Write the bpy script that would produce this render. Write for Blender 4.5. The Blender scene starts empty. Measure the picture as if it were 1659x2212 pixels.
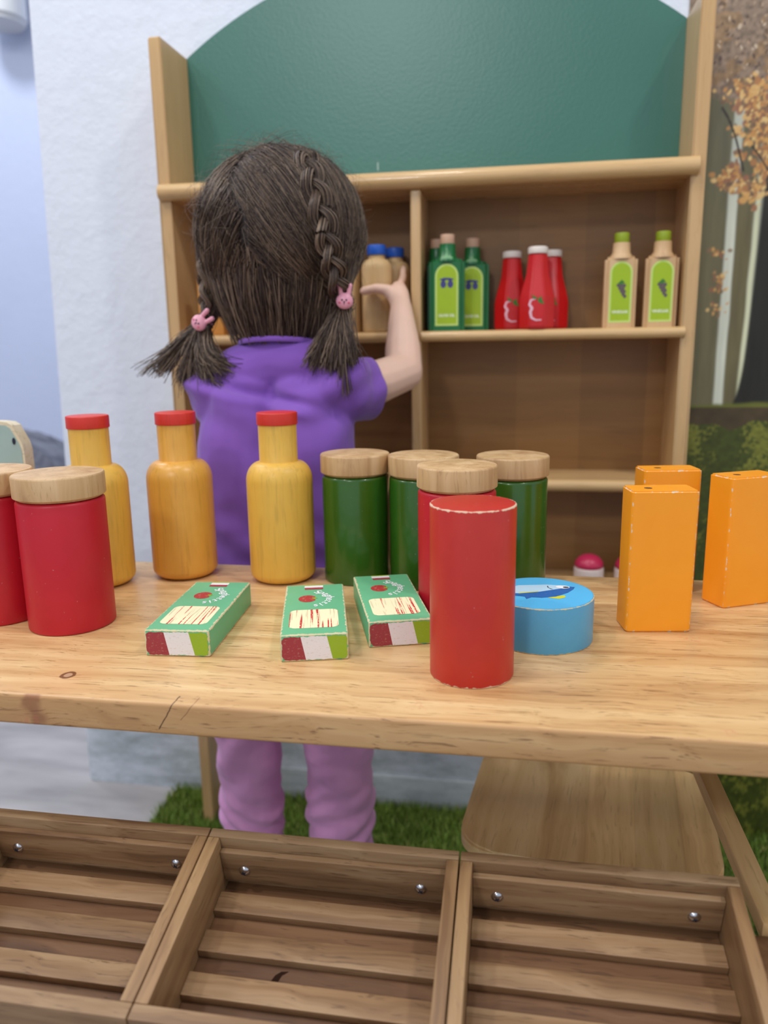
import bpy, bmesh, math, random
import numpy as np
from mathutils import Vector, Matrix, noise as mnoise
random.seed(7); RNG = np.random.default_rng(7)
SC = bpy.context.scene
COL = SC.collection
PI = math.pi

# ------------------------------------------------------------------ camera
R = [[0.9858312, 0.0204387, -0.1664906], [0.1670347, -0.2105657, 0.9632038], [-0.0153706, -0.9773660, -0.2109963]]
cam_d = bpy.data.cameras.new('camera'); cam = bpy.data.objects.new('camera', cam_d); COL.objects.link(cam)
M = Matrix.Identity(4)
for i in range(3):
    M[i][0] = R[i][0]; M[i][1] = -R[i][1]; M[i][2] = -R[i][2]
M[2][3] = 0.72
cam.matrix_world = M
cam_d.sensor_fit = 'HORIZONTAL'; cam_d.sensor_width = 36.0; cam_d.lens = 36.0 * 1661 / 1659
cam_d.clip_start = 0.02; cam_d.clip_end = 50
cam_d.dof.use_dof = True; cam_d.dof.focus_distance = 0.56; cam_d.dof.aperture_fstop = 7.0
SC.camera = cam
# ------------------------------------------------------------------ light
w = bpy.data.worlds.new('world'); SC.world = w; w.use_nodes = True
w.node_tree.nodes['Background'].inputs[0].default_value = (0.80, 0.88, 1.0, 1)
w.node_tree.nodes['Background'].inputs[1].default_value = 0.86
def lamp(name, loc, target, size, energy, color, spread=180):
    l = bpy.data.lights.new(name, 'AREA'); l.shape = 'DISK'; l.size = size; l.energy = energy; l.color = color
    l.spread = math.radians(spread)
    o = bpy.data.objects.new(name, l); COL.objects.link(o); o.location = loc
    o.rotation_euler = (Vector(target) - Vector(loc)).to_track_quat('-Z', 'Y').to_euler()
    return o
lamp('ceiling_spot', (-0.95, -0.10, 2.35), (-0.3, 0.7, 0.5), 0.14, 7.5, (1.0, 0.96, 0.90))
lamp('ceiling_spot', (0.85, 0.10, 2.35), (0.0, 0.7, 0.5), 0.14, 9.5, (1.0, 0.96, 0.90))
lamp('ceiling_spot', (-0.25, 0.28, 2.40), (-0.2, 0.6, 0.5), 0.16, 6.5, (1.0, 0.97, 0.92))
lamp('ceiling_spot', (-1.7, 1.7, 2.4), (-1.7, 2.2, 0.5), 0.3, 16, (0.86, 0.91, 1.0))
lamp('ceiling_spot', (-0.65, -2.0, 2.35), (-0.2, 0.8, 0.7), 0.30, 17, (0.97, 0.97, 1.0))
lamp('ceiling_spot', (-1.9, 0.55, 2.3), (-0.4, 0.85, 0.3), 0.40, 11, (1.0, 0.97, 0.94))  # added lamp, brightens the trousers and wall below the counter
SC.view_settings.view_transform = 'Standard'; SC.view_settings.look = 'None'
SC.view_settings.exposure = -0.22; SC.view_settings.gamma = 1.0; SC.view_settings.use_curve_mapping = False

# ------------------------------------------------------------------ node helper
def srgb(r, g, b):
    f = lambda c: (c / 255 / 12.92) if c / 255 <= 0.04045 else ((c / 255 + 0.055) / 1.055) ** 2.4
    return (f(r), f(g), f(b), 1.0)
class NT:
    def __init__(s, name):
        s.mat = bpy.data.materials.new(name); s.mat.use_nodes = True
        s.t = s.mat.node_tree; s.n = s.t.nodes; s.l = s.t.links
        s.bsdf = s.n['Principled BSDF']
    def put(s, inp, v):
        if isinstance(v, bpy.types.NodeSocket): s.l.new(v, inp)
        else: inp.default_value = v
    def m(s, op, *a):
        n = s.n.new('ShaderNodeMath'); n.operation = op
        for i, v in enumerate(a): s.put(n.inputs[i], v)
        return n.outputs[0]
    def coord(s, kind='Object'):
        return s.n.new('ShaderNodeTexCoord').outputs[kind]
    def xyz(s, v):
        n = s.n.new('ShaderNodeSeparateXYZ'); s.put(n.inputs[0], v); return n.outputs[0], n.outputs[1], n.outputs[2]
    def comb(s, x, y, z):
        n = s.n.new('ShaderNodeCombineXYZ'); s.put(n.inputs[0], x); s.put(n.inputs[1], y); s.put(n.inputs[2], z); return n.outputs[0]
    def scale(s, v, sc, off=None):
        n = s.n.new('ShaderNodeMapping'); s.put(n.inputs[0], v); n.inputs['Scale'].default_value = sc
        if off is not None: s.put(n.inputs['Location'], off)
        return n.outputs[0]
    def noise(s, v, sc, det=3, rough=0.55, dist=0.0):
        n = s.n.new('ShaderNodeTexNoise'); s.put(n.inputs['Vector'], v); n.inputs['Scale'].default_value = sc
        n.inputs['Detail'].default_value = det; n.inputs['Roughness'].default_value = rough; n.inputs['Distortion'].default_value = dist
        return n.outputs[0]
    def ramp(s, v, stops, interp='LINEAR'):
        n = s.n.new('ShaderNodeValToRGB'); s.put(n.inputs[0], v); r = n.color_ramp; r.interpolation = interp
        while len(r.elements) > 1: r.elements.remove(r.elements[0])
        r.elements[0].position = stops[0][0]; r.elements[0].color = stops[0][1]
        for p, c in stops[1:]:
            e = r.elements.new(p); e.color = c
        return n.outputs[0]
    def mix(s, f, a, b, mode='MIX'):
        n = s.n.new('ShaderNodeMix'); n.data_type = 'RGBA'; n.blend_type = mode
        s.put(n.inputs[0], f); s.put(n.inputs[6], a); s.put(n.inputs[7], b); return n.outputs[2]
    def smooth(s, v, a, b):
        n = s.n.new('ShaderNodeMapRange'); n.interpolation_type = 'SMOOTHSTEP'; s.put(n.inputs[0], v)
        n.inputs[1].default_value = a; n.inputs[2].default_value = b; return n.outputs[0]
    def rand(s):
        return s.n.new('ShaderNodeObjectInfo').outputs['Random']
    def bump(s, h, strength=0.2, dist=0.001):
        n = s.n.new('ShaderNodeBump'); s.put(n.inputs['Height'], h); n.inputs['Strength'].default_value = strength
        n.inputs['Distance'].default_value = dist; s.l.new(n.outputs[0], s.bsdf.inputs['Normal'])
    def out(s, color, rough=0.5, spec=0.5, coat=0.0):
        s.put(s.bsdf.inputs['Base Color'], color); s.put(s.bsdf.inputs['Roughness'], rough)
        s.bsdf.inputs['Specular IOR Level'].default_value = spec
        s.bsdf.inputs['Coat Weight'].default_value = coat
        return s.mat

def plain(name, col, rough=0.5, metal=0.0, var=0.0, spec=0.5):
    t = NT(name); c = col
    if var:
        f = t.noise(t.coord(), 60, 3)
        c = t.mix(f, tuple(x * (1 - var) for x in col[:3]) + (1,), tuple(min(1, x * (1 + var)) for x in col[:3]) + (1,))
    t.bsdf.inputs['Metallic'].default_value = metal
    return t.out(c, rough, spec)

def wood(name, light, mid, dark, axis=0, scale=1.0, rough=0.45, contrast=1.0, pores=0.5, staves=None, extra=None, coat=0.0, objrand=0.12):
    """long grain along the given object axis"""
    t = NT(name); co = t.coord(); rd = t.rand()
    off = t.comb(t.m('MULTIPLY', rd, 3.7), t.m('MULTIPLY', rd, 7.1), t.m('MULTIPLY', rd, 5.3))
    st = [1.0, 1.0, 1.0]; st[axis] = 0.07
    v = t.scale(co, tuple(st), off)
    wob = t.noise(co, 9 * scale, 2)
    v2n = t.n.new('ShaderNodeVectorMath'); v2n.operation = 'ADD'; t.put(v2n.inputs[0], v)
    wsc = t.m('MULTIPLY', t.m('SUBTRACT', wob, 0.5), 0.012)
    t.put(v2n.inputs[1], t.comb(wsc, wsc, wsc)); v = v2n.outputs[0]
    big = t.noise(v, 38 * scale, 4, 0.6, 0.6)
    fine = t.noise(v, 330 * scale, 3, 0.6)
    c = t.ramp(t.m('ADD', t.m('MULTIPLY', t.m('SUBTRACT', big, 0.5), contrast), 0.5), [(0.22, dark), (0.48, mid), (0.72, light)])
    c = t.mix(t.m('MULTIPLY', t.smooth(fine, 0.56, 0.70), pores), c, tuple(x * 0.55 for x in dark[:3]) + (1,))
    broad = t.noise(co, 6, 2)
    c = t.mix(t.m('MULTIPLY', t.smooth(broad, 0.35, 0.75), 0.35), c, mid)
    br = t.m('ADD', 1 - objrand / 2, t.m('MULTIPLY', rd, objrand))
    c = t.mix(1.0, c, t.comb(br, br, br), 'MULTIPLY')
    if staves:                                  # glued staves: width across `sax`, tone changes from one to the next
        sax, sw = staves
        x = t.xyz(co)[sax]; idx = t.m('FLOOR', t.m('DIVIDE', x, sw))
        wn = t.n.new('ShaderNodeTexWhiteNoise'); wn.noise_dimensions = '1D'; t.put(wn.inputs['W'], idx)
        g = t.m('ADD', 0.84, t.m('MULTIPLY', wn.outputs[0], 0.28))
        c = t.mix(1.0, c, t.comb(g, g, g), 'MULTIPLY')
    if extra: c = extra(t, co, c)
    t.bump(t.m('ADD', fine, t.m('MULTIPLY', big, 0.5)), 0.16, 0.0006)
    return t.out(c, t.m('ADD', rough - 0.08, t.m('MULTIPLY', big, 0.16)), 0.45, coat)

RAW = srgb(222, 200, 165)
def paint(name, col, rough=0.38, wear=None, grain=0.0, col2=None, specks=0.6, wcol=RAW, worn=0.0012, coat=0.0):
    """wear: ('cyl', h) or ('box', cx,cy,cz, hx,hy,hz); chips pale wood through at the edges"""
    t = NT(name); co = t.coord(); x, y, z = t.xyz(co)
    n1 = t.noise(co, 55, 3); c2 = col2 or tuple(v * 0.86 for v in col[:3]) + (1,)
    c = t.mix(n1, c2, col)
    if grain:
        g = t.noise(t.scale(co, (1, 1, 0.08)), 300, 3, 0.6, 0.3); g2 = t.noise(t.scale(co, (1, 1, 0.12)), 70, 3, 0.6, 0.5)
        c = t.mix(t.m('MULTIPLY', t.smooth(g, 0.5, 0.7), grain), c, tuple(v * 0.45 for v in col[:3]) + (1,))
        c = t.mix(t.m('MULTIPLY', t.smooth(g2, 0.42, 0.66), grain * 0.6), c, tuple(v * 0.62 for v in col[:3]) + (1,))
    sp = t.noise(co, 420, 1, 0.4)
    c = t.mix(t.m('MULTIPLY', t.smooth(sp, 0.77, 0.80), specks), c, tuple(min(1, v * 0.5 + 0.22) for v in col[:3]) + (1,))
    if wear:
        chip = t.m('MULTIPLY', t.m('SUBTRACT', t.noise(co, 260, 3, 0.65), 0.42), worn * 5.0)
        if wear[0] == 'cyl':
            d = t.m('MAXIMUM', t.m('MINIMUM', z, t.m('SUBTRACT', wear[1], z)), t.m('SUBTRACT', wear[2], t.m('SQRT', t.m('ADD', t.m('MULTIPLY', x, x), t.m('MULTIPLY', y, y)))))
        else:
            _, cx, cy, cz, hx, hy, hz = wear
            u = t.m('SUBTRACT', hx, t.m('ABSOLUTE', t.m('SUBTRACT', x, cx)))
            v = t.m('SUBTRACT', hy, t.m('ABSOLUTE', t.m('SUBTRACT', y, cy)))
            ww = t.m('SUBTRACT', hz, t.m('ABSOLUTE', t.m('SUBTRACT', z, cz)))
            d = t.m('MINIMUM', t.m('MINIMUM', t.m('MAXIMUM', u, v), t.m('MAXIMUM', v, ww)), t.m('MAXIMUM', u, ww))
        f = t.smooth(t.m('SUBTRACT', t.m('ADD', chip, worn), d), 0.0, 0.00025)
        c = t.mix(f, c, wcol)
        rough = t.m('ADD', rough, t.m('MULTIPLY', f, 0.3))
    t.bump(n1, 0.05, 0.0004)
    return t.out(c, rough, 0.5, coat)

# ------------------------------------------------------------------ mesh helpers
def link_mesh(name, me, mats, parent=None, smooth=True, loc=None):
    o = bpy.data.objects.new(name, me); COL.objects.link(o)
    for m_ in (mats if isinstance(mats, (list, tuple)) else [mats]): me.materials.append(m_)
    if smooth is True: me.shade_smooth()
    elif smooth: me.shade_smooth(); me.set_sharp_from_angle(angle=math.radians(smooth))
    if parent: o.parent = parent
    if loc: o.location = loc
    return o
def obj(name, bm, mats, parent=None, smooth=35, loc=None):
    bmesh.ops.recalc_face_normals(bm, faces=bm.faces)
    me = bpy.data.meshes.new(name); bm.to_mesh(me); bm.free()
    return link_mesh(name, me, mats, parent, smooth, loc)
def thing(name, label, cat, loc=(0, 0, 0), rz=0, group=None):
    o = bpy.data.objects.new(name, None); COL.objects.link(o); o.empty_display_size = 0.02
    o.location = loc; o.rotation_euler = (0, 0, rz); o['label'] = label; o['category'] = cat
    if group: o['group'] = group
    return o
def tag(o, label, cat, group=None, kind=None):
    o['label'] = label; o['category'] = cat
    if group: o['group'] = group
    if kind: o['kind'] = kind
    return o
def struct(o): o['kind'] = 'structure'; return o
def box(bm, x0, x1, y0, y1, z0, z1, bev=0.0, seg=2, mat=0, xf=None):
    vs = [bm.verts.new((x, y, z)) for x in (x0, x1) for y in (y0, y1) for z in (z0, z1)]
    idx = [(0, 1, 3, 2), (4, 6, 7, 5), (0, 4, 5, 1), (2, 3, 7, 6), (0, 2, 6, 4), (1, 5, 7, 3)]
    fs = [bm.faces.new([vs[i] for i in f]) for f in idx]
    for f in fs: f.material_index = mat
    es = list({e for f in fs for e in f.edges})
    out = vs
    if bev:
        r = bmesh.ops.bevel(bm, geom=es + vs, offset=bev, segments=seg, profile=0.6, affect='EDGES')
        out = list({v for f in r['faces'] for v in f.verts} | {v for v in vs if v.is_valid})
    if xf is not None: bmesh.ops.transform(bm, matrix=xf, verts=out)
    return out
def lathe(bm, prof, n=64, cap=True, mat=0, off=(0, 0, 0)):
    """prof list of (r,z); points with r~0 close the shape"""
    rings = []
    for r, z in prof:
        if r < 1e-6: rings.append([bm.verts.new((off[0], off[1], off[2] + z))])
        else: rings.append([bm.verts.new((off[0] + r * math.cos(2 * PI * k / n), off[1] + r * math.sin(2 * PI * k / n), off[2] + z)) for k in range(n)])
    for a, b in zip(rings, rings[1:]):
        for k in range(n):
            j = (k + 1) % n
            if len(a) == 1 and len(b) == 1: continue
            if len(a) == 1: f = bm.faces.new((a[0], b[j], b[k]))
            elif len(b) == 1: f = bm.faces.new((a[k], a[j], b[0]))
            else: f = bm.faces.new((a[k], a[j], b[j], b[k]))
            f.material_index = mat
def rnd(r, z0, z1, e, n=5, rt=None):
    """closed cylinder profile with rounded rims; e bottom round, rt top round"""
    rt = e if rt is None else rt
    p = [(0, z0)]
    for i in range(n + 1):
        a = PI / 2 * i / n; p.append((r - e + e * math.sin(a), z0 + e - e * math.cos(a)))
    for i in range(n + 1):
        a = PI / 2 * i / n; p.append((r - rt + rt * math.cos(a), z1 - rt + rt * math.sin(a)))
    p.append((0, z1)); return p
def prism(bm, pts, axis, a, b, mat=0):
    """extrude polygon along axis ('x','y','z'); pts in the other two axes in order"""
    def P(u, v, w_):
        return {'x': (w_, u, v), 'y': (u, w_, v), 'z': (u, v, w_)}[axis]
    A = [bm.verts.new(P(u, v, a)) for u, v in pts]; B = [bm.verts.new(P(u, v, b)) for u, v in pts]
    fs = [bm.faces.new(A), bm.faces.new(B[::-1])]
    for i in range(len(pts)):
        j = (i + 1) % len(pts); fs.append(bm.faces.new((A[j], A[i], B[i], B[j])))
    for f in fs: f.material_index = mat
    return A + B
def poly(bm, pts, z, mat=0, fn=None):
    vs = [bm.verts.new(fn(u, v) if fn else (u, v, z)) for u, v in pts]
    f = bm.faces.new(vs); f.material_index = mat
    return f
def rrect(x0, x1, y0, y1, r, n=5):
    out = []
    for cx, cy, a0 in ((x1 - r, y0 + r, -PI / 2), (x1 - r, y1 - r, 0), (x0 + r, y1 - r, PI / 2), (x0 + r, y0 + r, PI)):
        for i in range(n + 1):
            a = a0 + PI / 2 * i / n; out.append((cx + r * math.cos(a), cy + r * math.sin(a)))
    return out
def ellipse(cx, cy, rx, ry, n=28, a0=0):
    return [(cx + rx * math.cos(2 * PI * i / n + a0), cy + ry * math.sin(2 * PI * i / n + a0)) for i in range(n)]
def copy_tree(o, parent=None):
    c = o.copy(); COL.objects.link(c)
    if parent: c.parent = parent
    for ch in list(o.children): copy_tree(ch, c)
    return c
def text_mesh(name, s, size, mat, parent=None, shear=0.0, mtx=None, font_space=1.0, bold=0.0):
    cu = bpy.data.curves.new(name, 'FONT'); cu.body = s; cu.size = size; cu.align_x = 'CENTER'; cu.align_y = 'CENTER'
    cu.shear = shear; cu.space_character = font_space; cu.offset = bold; cu.resolution_u = 3
    to = bpy.data.objects.new(name, cu); COL.objects.link(to)
    dg = bpy.context.evaluated_depsgraph_get(); dg.update()
    me = bpy.data.meshes.new_from_object(to.evaluated_get(dg)); bpy.data.objects.remove(to); bpy.data.curves.remove(cu)
    if mtx is not None: me.transform(mtx)
    me.materials.clear(); me.materials.append(mat)
    me.name = name
    return me
def tubes(name, paths, rad, mats, parent=None, sides=3, taper=None):
    """paths (N,K,3) -> one mesh of thin tubes"""
    P = np.asarray(paths, float); N, K, _ = P.shape
    T = np.gradient(P, axis=1); T /= np.linalg.norm(T, axis=2, keepdims=True) + 1e-12
    up = np.array([0.31, 0.17, 0.93]); U = np.cross(T, up); U /= np.linalg.norm(U, axis=2, keepdims=True) + 1e-9
    V = np.cross(T, U)
    tp = np.ones(K) if taper is None else np.asarray(taper)
    rad = np.asarray(rad, float) * np.ones(N)
    verts = []
    for s in range(sides):
        a = 2 * PI * s / sides
        verts.append(P + (U * math.cos(a) + V * math.sin(a)) * (rad[:, None, None] * tp[None, :, None]))
    Vt = np.stack(verts, 2).reshape(-1, 3)
    base = (np.arange(N)[:, None] * K + np.arange(K - 1)[None, :])[:, :, None] * sides
    s0 = np.arange(sides)[None, None, :]; s1 = (s0 + 1) % sides
    F = np.stack([base + s0, base + s1, base + sides + s1, base + sides + s0], -1).reshape(-1, 4)
    me = bpy.data.meshes.new(name); me.vertices.add(len(Vt)); me.vertices.foreach_set('co', Vt.ravel())
    me.loops.add(F.size); me.loops.foreach_set('vertex_index', F.ravel().astype(np.int32))
    me.polygons.add(len(F)); me.polygons.foreach_set('loop_start', np.arange(0, F.size, 4, dtype=np.int32))
    me.update(); me.validate()
    return link_mesh(name, me, mats, parent, True)

# ------------------------------------------------------------------ blends of rounded limbs (one continuous surface)
def capsule(bm, p0, r0, p1, r1, n=14, sq=(1, 1)):
    p0, p1 = Vector(p0), Vector(p1); d = p1 - p0; L = max(d.length, 1e-6)
    prof = []
    for i in range(6):
        a = -PI / 2 + PI / 2 * i / 5; prof.append((max(r0 * math.cos(a), 0), r0 * math.sin(a)))
    for i in range(6):
        a = PI / 2 * i / 5; prof.append((max(r1 * math.cos(a), 0), L + r1 * math.sin(a)))
    prof[0] = (0, -r0); prof[-1] = (0, L + r1)
    b2 = bmesh.new(); lathe(b2, prof, n)
    q = d.to_track_quat('Z', 'Y').to_matrix().to_4x4() if d.length > 1e-6 else Matrix.Identity(4)
    b2.transform(Matrix.Translation(p0) @ q)
    me = bpy.data.meshes.new('t'); b2.to_mesh(me); b2.free(); bm.from_mesh(me); bpy.data.meshes.remove(me)
def ellipsoid(bm, c, r, rot=None, n=24):
    b2 = bmesh.new(); bmesh.ops.create_uvsphere(b2, u_segments=n, v_segments=n // 2 + 2, radius=1)
    mt = Matrix.Translation(c) @ (rot.to_4x4() if rot else Matrix.Identity(4)) @ Matrix.Diagonal((*r, 1)); b2.transform(mt)
    me = bpy.data.meshes.new('t'); b2.to_mesh(me); b2.free(); bm.from_mesh(me); bpy.data.meshes.remove(me)
def chain(bm, pts, n=14):
    for (a, ra), (b, rb) in zip(pts, pts[1:]): capsule(bm, a, ra, b, rb, n)
def fuse(name, bm, voxel, smooth_it, mats, parent=None, disp=None, factor=0.5):
    me = bpy.data.meshes.new('tmp'); bmesh.ops.recalc_face_normals(bm, faces=bm.faces); bm.to_mesh(me); bm.free()
    o = bpy.data.objects.new('tmp', me); COL.objects.link(o)
    r = o.modifiers.new('r', 'REMESH'); r.mode = 'VOXEL'; r.voxel_size = voxel; r.use_smooth_shade = True
    if smooth_it:
        s = o.modifiers.new('s', 'SMOOTH'); s.iterations = smooth_it; s.factor = factor
    dg = bpy.context.evaluated_depsgraph_get(); dg.update()
    out = bpy.data.meshes.new_from_object(o.evaluated_get(dg)); bpy.data.objects.remove(o); bpy.data.meshes.remove(me)
    if disp:
        n = len(out.vertices); co = np.empty(n * 3); out.vertices.foreach_get('co', co); co = co.reshape(-1, 3)
        no = np.empty(n * 3); out.vertices.foreach_get('normal', no); no = no.reshape(-1, 3)
        out.vertices.foreach_set('co', disp(co, no).ravel()); out.update()
    out.name = name; out.materials.clear()
    return link_mesh(name, out, mats, parent, True)

# ------------------------------------------------------------------ materials
W_RAW = srgb(213, 180, 132)
def table_extra(t, co, c):
    x, y, z = t.xyz(co)
    # knot on the top near the front edge
    def ell(cx, cy, sx, sy):
        nz = t.m('MULTIPLY', t.m('SUBTRACT', t.noise(co, 160, 2), 0.5), 0.5)
        dx = t.m('DIVIDE', t.m('SUBTRACT', x, cx), sx); dy = t.m('DIVIDE', t.m('SUBTRACT', y, cy), sy)
        return t.m('ADD', t.m('SQRT', t.m('ADD', t.m('MULTIPLY', dx, dx), t.m('MULTIPLY', dy, dy))), nz)
    d = ell(-0.289, 0.4335, 0.0046, 0.0052)
    ring = t.m('MULTIPLY', t.smooth(d, 0.50, 0.64), t.m('SUBTRACT', 1.0, t.smooth(d, 1.0, 1.2)))
    c = t.mix(t.m('MULTIPLY', t.m('SUBTRACT', 1.0, t.smooth(d, 0.3, 0.9)), 0.7), c, srgb(168, 146, 134))
    c = t.mix(t.m('MULTIPLY', ring, 1.0), c, srgb(34, 16, 10))
    halo = t.m('SUBTRACT', 1.0, t.smooth(d, 1.0, 9.0))
    c = t.mix(t.m('MULTIPLY', halo, 0.3), c, srgb(206, 142, 88))
    # cracks running over the front edge
    def crack(x0, z0, x1, z1, wd, k):
        nz = t.m('MULTIPLY', t.m('SUBTRACT', t.noise(co, 140, 2), 0.5), 0.0022)
        s = t.m('DIVIDE', t.m('SUBTRACT', z, z0), (z1 - z0))
        lx = t.m('ADD', x0, t.m('MULTIPLY', s, x1 - x0))
        dd = t.m('ABSOLUTE', t.m('SUBTRACT', t.m('ADD', x, nz), lx))
        f = t.m('SUBTRACT', 1.0, t.smooth(dd, wd * 0.4, wd))
        fr = t.m('LESS_THAN', y, 0.4135)
        zt = t.m('GREATER_THAN', z, z1)
        return t.m('MULTIPLY', t.m('MULTIPLY', f, k), t.m('MULTIPLY', fr, zt))
    c = t.mix(crack(-0.2015, 0.510, -0.2110, 0.493, 0.0006, 0.9), c, srgb(70, 38, 20))
    c = t.mix(crack(-0.1885, 0.510, -0.1965, 0.500, 0.0004, 0.7), c, srgb(120, 75, 45))
    # pinkish heart streak on the left of the front face
    f2 = t.m('MULTIPLY', t.m('SUBTRACT', 1.0, t.smooth(t.m('ABSOLUTE', t.m('ADD', x, t.m('ADD', 0.28, t.m('MULTIPLY', t.noise(co, 60, 2), 0.03)))), 0.002, 0.010)), t.m('LESS_THAN', y, 0.404))
    c = t.mix(t.m('MULTIPLY', f2, 0.6), c, srgb(150, 92, 66))
    fe = t.m('MULTIPLY', t.m('LESS_THAN', y, 0.4032), 0.75)      # front face darker and redder: its shade put into the colour
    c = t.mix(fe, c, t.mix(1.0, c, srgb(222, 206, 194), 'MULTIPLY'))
    # faint red paint rubs
    sc = t.m('MULTIPLY', t.smooth(t.noise(co, 22, 2), 0.62, 0.72), t.smooth(t.noise(co, 300, 2), 0.5, 0.62))
    c = t.mix(t.m('MULTIPLY', sc, 0.35), c, srgb(205, 110, 90))
    return c
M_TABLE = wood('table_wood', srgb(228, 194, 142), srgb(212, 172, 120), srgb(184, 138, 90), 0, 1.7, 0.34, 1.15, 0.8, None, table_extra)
M_STANDW = wood('stand_wood', srgb(238, 202, 148), srgb(222, 182, 126), srgb(190, 148, 98), 1, 1.0, 0.45, 1.2, 0.4)
M_STANDD = wood('stand_dark_wood', srgb(150, 112, 78), srgb(126, 90, 60), srgb(98, 66, 42), 2, 1.0, 0.5, 1.2, 0.5)
M_SHELF = wood('shelf_wood', srgb(218, 182, 130), srgb(206, 168, 116), srgb(188, 148, 98), 0, 0.9, 0.28, 0.9, 0.25, None, None, 0.25, 0.04)
M_SHELFV = wood('shelf_wood_upright', srgb(214, 178, 128), srgb(202, 164, 114), srgb(186, 146, 98), 2, 0.9, 0.32, 0.9, 0.25, None, None, 0.2, 0.04)
M_BACK = wood('shelf_back_wood_shaded', srgb(158, 118, 70), srgb(142, 102, 56), srgb(120, 84, 44), 0, 0.8, 0.42, 0.9, 0.2, (0, 0.085))  # darker than the shelf wood: interior shade put into its colour
M_SEAT = wood('seat_wood', srgb(242, 208, 154), srgb(226, 188, 132), srgb(196, 154, 104), 1, 1.1, 0.4, 1.4, 0.35, (0, 0.042))
M_TRAYX = wood('tray_wood_long', srgb(172, 140, 104), srgb(148, 114, 80), srgb(112, 80, 54), 0, 1.5, 0.5, 1.7, 0.6, None, None, 0, 0.22)
M_TRAYY = wood('tray_wood_side', srgb(178, 144, 102), srgb(156, 120, 82), srgb(122, 88, 58), 1, 1.5, 0.5, 1.6, 0.55, None, None, 0, 0.15)
M_TRAYB = wood('tray_wood_base', srgb(136, 98, 66), srgb(114, 78, 50), srgb(88, 58, 38), 0, 1.4, 0.55, 1.6, 0.6, None, None, 0, 0.15)
def lid_extra(t, co, c): return c
M_LID = wood('lid_wood', srgb(220, 184, 140), srgb(204, 166, 118), srgb(178, 136, 94), 2, 1.8, 0.5, 1.3, 0.35, None, None, 0, 0.1)
M_RED = paint('crimson_paint', srgb(198, 24, 44), 0.42, ('cyl', 0.1, 0.0324), 0, srgb(186, 20, 38), 0.5, srgb(190, 140, 105), 0.0002)
M_REDB = paint('worn_red_paint', srgb(204, 52, 40), 0.38, ('cyl', 0.1133, 0.0272), 0, srgb(186, 42, 34), 0.5, srgb(224, 190, 160), 0.0007)
M_GREEN = paint('dark_green_paint', srgb(54, 100, 26), 0.26, None, 0, srgb(40, 88, 18), 0.4, coat=0.3)
M_YEL = paint('yellow_stain', srgb(236, 190, 84), 0.42, None, 0.30, srgb(224, 172, 66), 0.15)
M_YELO = paint('amber_stain', srgb(230, 174, 78), 0.34, None, 0.28, srgb(218, 156, 60), 0.15)
M_CAPR = paint('cap_red_paint', srgb(220, 56, 40), 0.42, None, 0.2, srgb(206, 46, 34), 0.3)
M_BLUE = paint('sky_blue_paint', srgb(92, 172, 208), 0.36, ('cyl', 0.0333, 0.0374), 0, srgb(80, 158, 198), 0.3, srgb(206, 190, 150), 0.0005)
M_BLUET = paint('tin_top_print', srgb(92, 196, 246), 0.42, None, 0, srgb(84, 186, 240), 0.2)
M_JUICE = paint('orange_paint', srgb(255, 166, 36), 0.4, ('box', 0.024, 0.0135, 0.053, 0.024, 0.0135, 0.053), 0, srgb(250, 156, 28), 0.25, srgb(226, 205, 180), 0.0007)
M_MINT = paint('box_green_paint', srgb(112, 190, 142), 0.45, ('box', 0.02325, 0.056, 0.00975, 0.02325, 0.056, 0.00975), 0, srgb(102, 178, 130), 0.2, srgb(214, 202, 160), 0.0009)
M_PANEL = None
def panel_mat():
    t = NT('pasta_window_print'); co = t.coord(); x, y, z = t.xyz(co)
    s = t.noise(t.comb(x, t.m('MULTIPLY', y, 0.022), t.rand()), 560, 2, 0.5)
    s2 = t.noise(t.comb(x, t.m('MULTIPLY', y, 0.04), 3.3), 900, 2, 0.5)
    br = t.noise(co, 500, 2)
    f = t.m('MULTIPLY', t.smooth(s, 0.555, 0.60), t.smooth(br, 0.34, 0.46))
    c = t.mix(t.m('MULTIPLY', t.smooth(s2, 0.58, 0.64), 0.35), srgb(250, 240, 196), srgb(150, 130, 90))
    c = t.mix(f, c, srgb(206, 44, 48))
    return t.out(c, 0.5)
M_PANEL = panel_mat()
def worn_print(name, col, k=0.4):
    t = NT(name); co = t.coord(); s = t.noise(t.scale(co, (0.5, 1, 1)), 900, 2, 0.6)
    return t.out(t.mix(t.m('MULTIPLY', t.smooth(s, 0.58, 0.66), k), col, srgb(200, 170, 140)), 0.5)
M_MAROON = worn_print('maroon_print', srgb(158, 52, 62), 0.25)
M_WHITEP = worn_print('white_print', srgb(234, 230, 230), 0.3)
M_LIMEP = worn_print('lime_print', srgb(148, 180, 34), 0.15)
M_TOMATO = worn_print('tomato_print', srgb(178, 50, 50), 0.35)
M_LETTER = plain('white_lettering', srgb(246, 248, 246), 0.5)
M_FISHB = worn_print('fish_blue_print', srgb(30, 100, 176), 0.12)
M_FISHL = worn_print('fish_pale_print', srgb(186, 220, 240), 0.15)
M_FISHY = worn_print('fish_yellow_print', srgb(216, 214, 50), 0.15)
M_BLACK = plain('dark_print', srgb(24, 30, 50), 0.5)
M_WHITE = plain('eye_white', srgb(245, 248, 250), 0.5)
M_CHROME = plain('screw_metal', srgb(200, 200, 205), 0.22, 1.0)
M_DARKHOLE = plain('dark_knot', srgb(90, 52, 22), 0.6)

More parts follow.
